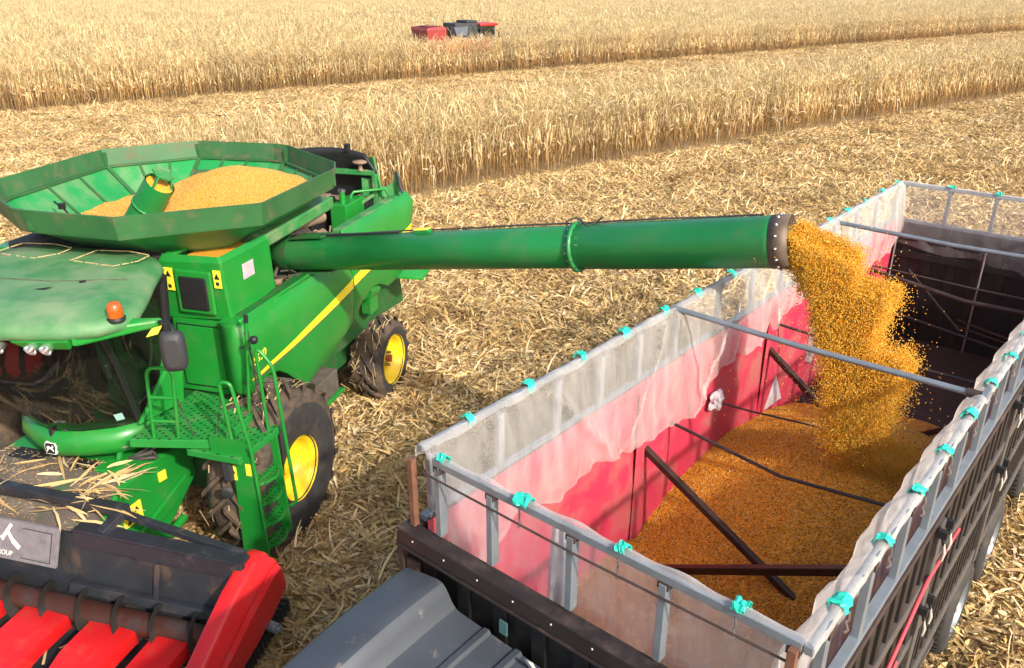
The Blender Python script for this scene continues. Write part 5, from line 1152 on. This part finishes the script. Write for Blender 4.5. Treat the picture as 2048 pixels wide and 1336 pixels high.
KC = [(.97, .53, .04), (.98, .61, .08), (.95, .46, .025), (.98, .57, .05), (.97, .51, .035), (.98, .74, .30), (.72, .26, .018), (.97, .52, .05), (.50, .17, .025)]
def gz(x, y):
    r = math.hypot((x - 1.45) * 1.05, (y - 4.45)); z = 2.16 - .42 * (math.sqrt(r * r + .12) - .34)
    z = max(z, 1.30 + .03 * fbm(x, y, .8) - max(0, y - 4.6) * .25); z = z + .03 * fbm(x, y, 1.6, 4)
    return max(z, ZF - .04)
b = MB(); b.grid(lambda u, v: (X0 + .03 + (X1 - X0 - .06) * u, .04 + (Y1 - .1) * v, gz(X0 + .03 + (X1 - X0 - .06) * u, .04 + (Y1 - .1) * v)), 60, 200)
gr = place(tag(b.build("corn_grain", GRAINBED), "deep orange heap of maize grain filling the red lined truck bed", None, None, "stuff"))
n = 125000; px_ = rng.uniform(X0 + .05, X1 - .03, n); py_ = rng.uniform(.05, 8.2, n)
gx = np.linspace(X0, X1, 80); gy = np.linspace(0, 8.4, 240); G = np.array([[gz(x, y) for x in gx] for y in gy])
fi = (py_ / 8.4 * 239); fj = ((px_ - X0) / (X1 - X0) * 79); i0 = np.minimum(fi.astype(int), 238); j0 = np.minimum(fj.astype(int), 78); a_, c_ = fi - i0, fj - j0
pz_ = G[i0, j0] * (1 - a_) * (1 - c_) + G[i0 + 1, j0] * a_ * (1 - c_) + G[i0, j0 + 1] * (1 - a_) * c_ + G[i0 + 1, j0 + 1] * a_ * c_
kk = pz_ > ZF; px_, py_, pz_ = px_[kk], py_[kk], pz_[kk]
put(kernels("grain_kernels", np.c_[px_, py_, pz_ + .004], .0108, KC), "grain_kernels", gr)["kind"] = "stuff"
# grain in the combine's tank
def hz(x, y):
    r = math.hypot((x + 1.62) * .88, (y - 1.95)); z = 4.03 - .50 * (math.sqrt(r * r + .2) - .45)
    return max(z, 3.54) + .03 * fbm(x, y, 2.2, 3)
def poly_r(poly, a):
    dx, dy = math.cos(a), math.sin(a); best = 9
    for k in range(len(poly)):
        (x1, y1), (x2, y2) = poly[k][:2], poly[(k + 1) % len(poly)][:2]; x1 -= RC[0]; x2 -= RC[0]; y1 -= RC[1]; y2 -= RC[1]
        ex, ey = x2 - x1, y2 - y1; de = dx * ey - dy * ex
        if abs(de) < 1e-9: continue
        t = (x1 * ey - y1 * ex) / de; s = (x1 * dy - y1 * dx) / de
        if t > 0 and -1e-6 <= s <= 1 + 1e-6: best = min(best, t)
    return best
LA = np.linspace(-math.pi, math.pi, 181); LI = np.array([poly_r(inner, a) for a in LA]); LO_ = np.array([poly_r(ring(.10, 0), a) for a in LA])
def lining_z(x, y):
    a = math.atan2(y - RC[1], x - RC[0]); r = math.hypot(x - RC[0], y - RC[1]); ri, ro = np.interp(a, LA, LI), np.interp(a, LA, LO_)
    return 3.38 + max(0, (r - ri) / (ro - ri)) * .49
def bed(u, v):
    x, y = -3.4 + 2.9 * u, .1 + 2.7 * v; s = 1.0
    while s > .1:
        xx, yy = RC[0] + (x - RC[0]) * s, RC[1] + (y - RC[1]) * s
        if hz(xx, yy) >= lining_z(xx, yy): break
        s -= .02
    return (xx, yy, hz(xx, yy))
b = MB(); b.grid(bed, 50, 44)
hg = tag(b.build("corn_grain", GRAINBED), "bright yellow cone of maize grain heaped in the green tank of the combine", None, None, "stuff"); hg.location = KO; hg.rotation_euler = (0, 0, -R(KYAW))
n = 64000; hx = rng.uniform(-3.4, -.45, n); hy = rng.uniform(.1, 2.8, n); hzv = np.array([hz(a, c) for a, c in zip(hx, hy)]) + .003
kk = hzv > np.array([lining_z(a, c) for a, c in zip(hx, hy)]); hx, hy, hzv = hx[kk], hy[kk], hzv[kk]
put(kernels("grain_kernels", np.c_[hx, hy, hzv], .0105, [(.88, .56, .14), (.92, .62, .2), (.85, .5, .1), (.80, .42, .06)]), "grain_kernels", hg)["kind"] = "stuff"
# falling stream: kernels thrown out in pulses
Kp = Matrix.Rotation(-R(KYAW), 3, 'Z'); nz = Kp @ q1 + Vector(KO); nd = (Kp @ (q1 - q0)).normalized(); hd = Vector((nd.x, nd.y, 0)).normalized(); sdv = Vector((-hd.y, hd.x, 0))
def stream(n):
    t = rng.uniform(0, 1, n) ** .85 * .78
    edge = np.array([0, .235, .445, .66, 1.0]); k = np.digitize(t, edge) - 1; ph = (t - edge[k]) / (edge[k + 1] - edge[k])
    xm = np.array([.58, .89, 1.13, 1.28])[k] * (1.02 - .10 * ph); xm = np.where(k == 0, np.minimum(xm, .05 + 4.2 * t), xm)
    x0 = .95 * t; u_ = rng.uniform(0, 1, n); x = x0 + (xm - x0) * u_ ** (.75 + .5 * ph)
    cx_ = rng.uniform(-1, 1, n); cz = rng.uniform(-1, 1, n); ok = cx_ ** 2 + cz ** 2 < 1
    ok &= rng.uniform(0, 1, n) < np.where(k == 0, 1, 1 - .45 * ph * u_)          # pulses thin out towards their tails
    t, x, cx_, cz, k, u_, ph = t[ok], x[ok], cx_[ok], cz[ok], k[ok], u_[ok], ph[ok]; n = len(t)
    s = cx_ * (.20 + .08 * t) + rng.normal(0, .025 * t + .004, n); x = x + rng.normal(0, .016 + .05 * t, n) + .04 * np.sin(s * 22 + k) + rng.exponential(.03, n) * (u_ > .8)
    z = cz * np.where(k == 0, .19, .07) * (1 - .4 * u_) - .02 - .30 * t - 3.75 * t * t + rng.normal(0, .012 + .05 * t, n) + .04 * np.sin(s * 17 + 2 * k)
    P = np.array(nz)[None] + np.array(hd)[None] * (x - .03)[:, None] + np.array(sdv)[None] * (s)[:, None] + np.array([0, 0, 1.])[None] * z[:, None]
    return P
P = stream(390000)
# stray kernels flung wide of the stream
m_ = 2600; t = rng.uniform(.05, .85, m_); Q = np.array(nz)[None] + np.array(hd)[None] * (rng.normal(.6, .36, m_) * (.5 + t))[:, None] + np.array(sdv)[None] * (rng.normal(0, .38, m_) * (.3 + t))[:, None]; Q[:, 2] += -.1 - 3.6 * t * t + rng.normal(0, .15, m_)
P = np.r_[P, Q]
TR = np.array([math.cos(R(TYAW)), -math.sin(R(TYAW))]); TA = np.array([math.sin(R(TYAW)), math.cos(R(TYAW))]); lx = (P[:, :2] - np.array(TO[:2])) @ TR; ly = (P[:, :2] - np.array(TO[:2])) @ TA
keep = (P[:, 2] > np.array([gz(a, c) if X0 < a < X1 else 1.2 for a, c in zip(lx, ly)])) & ((lx > X0 + .1) | (P[:, 2] > 3.6)) & (lx < X1 - .2)
P = P[keep]
tag(put(kernels("falling_grain", P, .0068, [(.99, .56, .025), (.99, .66, .07), (.98, .48, .018), (.99, .76, .18)]), "falling_grain"), "stream of golden maize kernels pouring from the green tube into the truck", None, None, "stuff")

# ---------------------------------------------------------------- dry husks lying on the feeder house and header
S = Strips()
for i in range(900):
    p = np.array([rng.uniform(-2.9, -1.2), rng.uniform(-2.0, -1.55), 0]) if i < 650 else np.array([rng.uniform(-2.9, -1.3), rng.uniform(-1.6, -1.2), 0])
    p[2] = 1.512 if p[1] > -1.55 else 1.512 + (p[1] + 1.55) * .70
    if i < 650 and fbm(p[0], p[1], 2.2) < -.05: continue
    p[2] += abs(rng.normal(0, .008)) + .004; a = rng.uniform(0, 6.28); Lh = rng.uniform(.01, .06); dd = np.array([math.cos(a), math.sin(a), rng.normal(0, .1)])
    S.ribbon(np.array([p, p + dd * Lh]), rng.uniform(.002, .006) * np.array([-math.sin(a), math.cos(a), 0])[None] * np.ones((2, 1)), np.array([(.55, .36, .16), (.66, .46, .22), (.45, .27, .10), (.72, .55, .30)][rng.integers(4)]) * rng.uniform(.8, 1.1))
for i in range(88):
    if i < 48: p = np.array([rng.normal(-1.42, .15), rng.normal(-1.62, .17), 1.50 + abs(rng.normal(0, .03))]); a = rng.normal(.9, .7)
    elif i < 70: p = np.array([rng.uniform(-2.7, -1.2), rng.normal(-1.95, .06), 1.40 + abs(rng.normal(0, .03))]); a = rng.normal(.1, .4)
    else: p = np.array([rng.uniform(-2.9, -1.3), rng.uniform(-1.75, -1.2), 1.52]); a = rng.uniform(0, 6.28)
    Lh = rng.uniform(.08, .5) if i % 3 else rng.uniform(.3, .65); wd = rng.uniform(.010, .04); pts = [p]; el = rng.normal(.05, .12)
    for q in range(5): pts.append(pts[-1] + Lh / 5 * np.array([math.cos(a) * math.cos(el), math.sin(a) * math.cos(el), math.sin(el)])); el -= rng.uniform(0, .2); a += rng.normal(0, .12)
    pts = np.array(pts); pts[:, 2] = np.maximum(pts[:, 2], 1.515 if p[1] > -1.7 else 1.37); S.ribbon(pts, np.array([wd * .5 * math.sin(math.pi * (.1 + .85 * q / 5)) for q in range(6)])[:, None] * np.array([-math.sin(a), math.cos(a), rng.normal(0, .4)]), np.array(ST[rng.integers(0, 4)]) * rng.uniform(.75, 1.02))
o = tag(put(S.mesh("corn_husks", STRAW), "corn_husks"), "tangle of pale dry maize leaves lying on the green feeder house", None, None, "stuff"); o.location = KO; o.rotation_euler = (0, 0, -R(KYAW))

# ---------------------------------------------------------------- operator in the cab
def person():
    pts = [(0, 0, .0), (0, .02, .22), (0, .0, .46), (0, -.03, .56), (.19, -.01, .46), (-.19, -.01, .46), (.25, -.12, .22), (-.25, -.12, .22), (.20, -.34, .20), (-.20, -.34, .20), (.10, -.22, -.02), (-.10, -.22, -.02), (.11, -.46, .0), (-.11, -.46, .0), (.11, -.50, -.40), (-.11, -.50, -.40), (.11, -.62, -.43), (-.11, -.62, -.43)]
    ed = [(0, 1), (1, 2), (2, 3), (2, 4), (2, 5), (4, 6), (5, 7), (6, 8), (7, 9), (0, 10), (0, 11), (10, 12), (11, 13), (12, 14), (13, 15), (14, 16), (15, 17)]
    rad = [.15, .15, .14, .06, .075, .075, .055, .055, .04, .04, .09, .09, .07, .07, .05, .05, .04, .04]
    me = bpy.data.meshes.new("person_body"); me.from_pydata(pts, ed, []); o = bpy.data.objects.new("person", me); col.objects.link(o); o.location = (-2.07, -.66, 2.30)
    sk = o.modifiers.new("skin", 'SKIN'); 
    for i, r_ in enumerate(rad): me.skin_vertices[0].data[i].radius = (r_, r_ * .8)
    me.skin_vertices[0].data[0].use_root = True
    o.modifiers.new("sub", 'SUBSURF').render_levels = 2; me.materials.append(M("dark_jacket", (.035, .045, .04), .8, var=.2))
    SK = M("skin", (.45, .24, .15), .55, var=.05)
    b = MB(); b.lathe([(0, -.12), (.05, -.115), (.07, -.07), (.078, 0), (.075, .06), (.05, .10), (0, .115)], (0, -.05, .68), (0, -.08, 1), 18); b.add([(-.012, -.122, .665), (.012, -.122, .665), (0, -.145, .655), (0, -.118, .70)], [(0, 1, 2), (0, 2, 3), (1, 3, 2)])
    for s in (-1, 1): b.lathe([(0, .008), (.02, .004), (.026, 0)], (s * .077, -.045, .675), (s, 0, 0), 8)
    b.build("head", SK, o)
    b = MB(); b.lathe([(.083, .02), (.084, .05), (.065, .10), (0, .125)], (0, -.04, .68), (0, .12, 1), 18); b.build("hair", BLACK, o)
    for s in (-1, 1):
        b = MB(); c = V(s * .20, -.37, .20); b.tube([c, c + V(0, -.05, .0), c + V(0, -.09, -.005)], [.03, .036, .03], 8)
        for k in range(4): f0 = c + V((k - 1.5) * .017, -.085, 0); b.tube([f0, f0 + V(0, -.035, -.006), f0 + V(0, -.052, -.03), f0 + V(0, -.04, -.045)], [.009, .009, .008, .007], 6)
        f0 = c + V(-s * .03, -.03, 0); b.tube([f0, f0 + V(-s * .02, -.03, .0), f0 + V(-s * .018, -.055, -.01)], [.010, .010, .008], 6); b.build("hand", SK, o)
    b = MB()
    for s in (-1, 1): b.lathe([(0, .004), (.010, .002), (.012, 0)], (s * .03, -.125, .695), (0, -1, 0), 8)
    b.build("eyes", BLACK, o)
    return o
pr = person(); pr.location = Matrix.Rotation(-R(KYAW), 3, 'Z') @ Vector((-2.07, -.70, 2.34)) + Vector(KO); pr.rotation_euler = (0, 0, -R(KYAW))
tag(pr, "person in a dark jacket sitting behind the tinted cab windscreen", "person")

# ---------------------------------------------------------------- red harvester far out in the corn
HP = rowpt([-53.4], [32.6])[0]; HYAW = ROW        # local y = forward along the rows, x = towards the camera
HSC = .84
Hh = root("red_harvester", "distant red and dark grey corn harvester working amid the standing field", "corn harvester", (HP[0], HP[1], 0), HYAW)
HR = M("harvester_red", (.50, .025, .02), .4, var=.12, vs=2); HRD = M("harvester_dark_red", (.28, .03, .03), .5, var=.15, vs=2); HG = M("harvester_grey", (.07, .085, .11), .5, var=.2); HBK = M("harvester_black", (.03, .032, .035), .6, var=.2)
b = MB(); b.box(-1.1, 1.1, -.2, 5.8, .9, 2.55); b.build("body", HR, Hh, .05)
b = MB(); b.hexa([(-1.2, -.5, 1.5), (1.2, -.5, 1.5), (1.2, 1.1, 1.5), (-1.2, 1.1, 1.5), (-1.3, -.75, 3.35), (1.3, -.75, 3.35), (1.3, 1.2, 3.4), (-1.3, 1.2, 3.4)]); bn = b.build("grain_bin", HRD, Hh, .04)
b = MB(); b.hexa([(-1.34, -.8, 3.35), (1.34, -.8, 3.35), (1.34, 1.25, 3.4), (-1.34, 1.25, 3.4), (-1.3, -.72, 3.6), (1.3, -.72, 3.6), (1.3, .95, 3.68), (-1.3, .95, 3.68)]); b.box(-1.1, 1.1, -.5, .75, 3.69, 3.70); b.build("bin_rim", HRD, bn, .03)
b = MB(); b.hexa([(-1.1, 2.3, 2.3), (1.1, 2.3, 2.3), (1.1, 4.6, 2.3), (-1.1, 4.6, 2.3), (-1.0, 2.25, 3.85), (1.0, 2.25, 3.85), (1.0, 4.6, 3.85), (-1.0, 4.6, 3.85)]); b.box(-.8, .9, 3.5, 4.7, 3.85, 4.05); b.build("engine_housing", HBK, Hh, .08)
b = MB(); b.hexa([(.6, 2.15, 2.9), (1.25, 2.3, 2.75), (1.25, 3.3, 2.85), (.6, 3.4, 2.9), (.2, 2.2, 3.6), (1.05, 2.1, 3.55), (1.05, 3.6, 3.6), (.2, 3.6, 3.65)]); b.build("side_cover", HG, Hh, .05)
b = MB(); b.tube([(.9, 4.6, 2.2), (1.0, 4.3, 3.2), (.9, 4.0, 3.75)], .16, 10); b.box(-.6, .6, 3.5, 4.7, 3.6, 3.75); b.build("spout", HBK, Hh, .03)
b = MB(); b.box(-.9, .95, 4.95, 6.35, 2.2, 3.55); cb_ = b.build("cab", GLASS, Hh, .06)
b = MB()
for x in (-.9, .95):
    for y in (4.95, 6.35): b.bar((x, y, 2.0), (x, y + (.0 if y < 5 else .05), 3.6), .11)
b.box(-.9, .95, 4.92, 4.97, 2.2, 3.3); b.box(-.7, .7, 5.3, 5.7, 2.0, 2.8); b.build("cab_frame", HBK, cb_)
b = MB(); b.box(-1.05, 1.1, 4.8, 6.75, 3.55, 3.80); b.build("cab_roof", HR, Hh, .10)
b = MB(); b.tube([(1.1, 6.5, 3.2), (1.3, 6.7, 3.1), (1.3, 6.7, 2.9)], .03, 6); b.box(1.22, 1.38, 6.66, 6.74, 2.6, 3.0); b.build("mirror", HBK, Hh)
b = MB(); b.bar((1.12, 4.3, 2.2), (1.12, 5.0, 2.95), .07); b.bar((1.12, 4.55, 2.2), (1.12, 5.1, 2.8), .05); b.each("ladder_rail", WHITE, Hh)
for s in (-1, 1):
    for y, r_ in ((4.9, .8), (.7, .55)):
        b = MB(); b.lathe([(r_ * .55, .0), (r_ * .9, .01), (r_, -.06), (r_, -.38), (r_ * .9, -.42), (r_ * .5, -.42)], (s * 1.35, y, r_), (s, 0, 0), 24); wl = b.build("wheel", RUBBER, Hh)
        b = MB(); b.lathe([(r_ * .56, 0), (r_ * .4, -.1), (0, -.08)], (s * 1.35, y, r_), (s, 0, 0), 20); b.build("rim", YELLOW, wl)
b = MB(); b.hexa([(-1.5, 6.6, .4), (1.5, 6.6, .4), (1.5, 8.2, .2), (-1.5, 8.2, .2), (-1.5, 6.6, 1.2), (1.5, 6.6, 1.2), (1.5, 8.2, .5), (-1.5, 8.2, .5)]); b.build("header", HR, Hh, .05)

Hh.scale = (HSC, HSC, HSC)

# ---------------------------------------------------------------- thin dusty air
hzm = bpy.data.materials.new("haze_air"); hzm.use_nodes = True; hn = hzm.node_tree; hn.nodes.remove(hn.nodes["Principled BSDF"])
pv = hn.nodes.new("ShaderNodeVolumePrincipled"); pv.inputs["Color"].default_value = (.95, .88, .78, 1); pv.inputs["Density"].default_value = .0004; pv.inputs["Anisotropy"].default_value = .3
hn.links.new(pv.outputs[0], hn.nodes["Material Output"].inputs["Volume"])
b = MB(); b.box(-1600, 1600, -400, 2600, -1, 9); tag(b.build("haze", hzm), None, None, None, "stuff")

#@@END
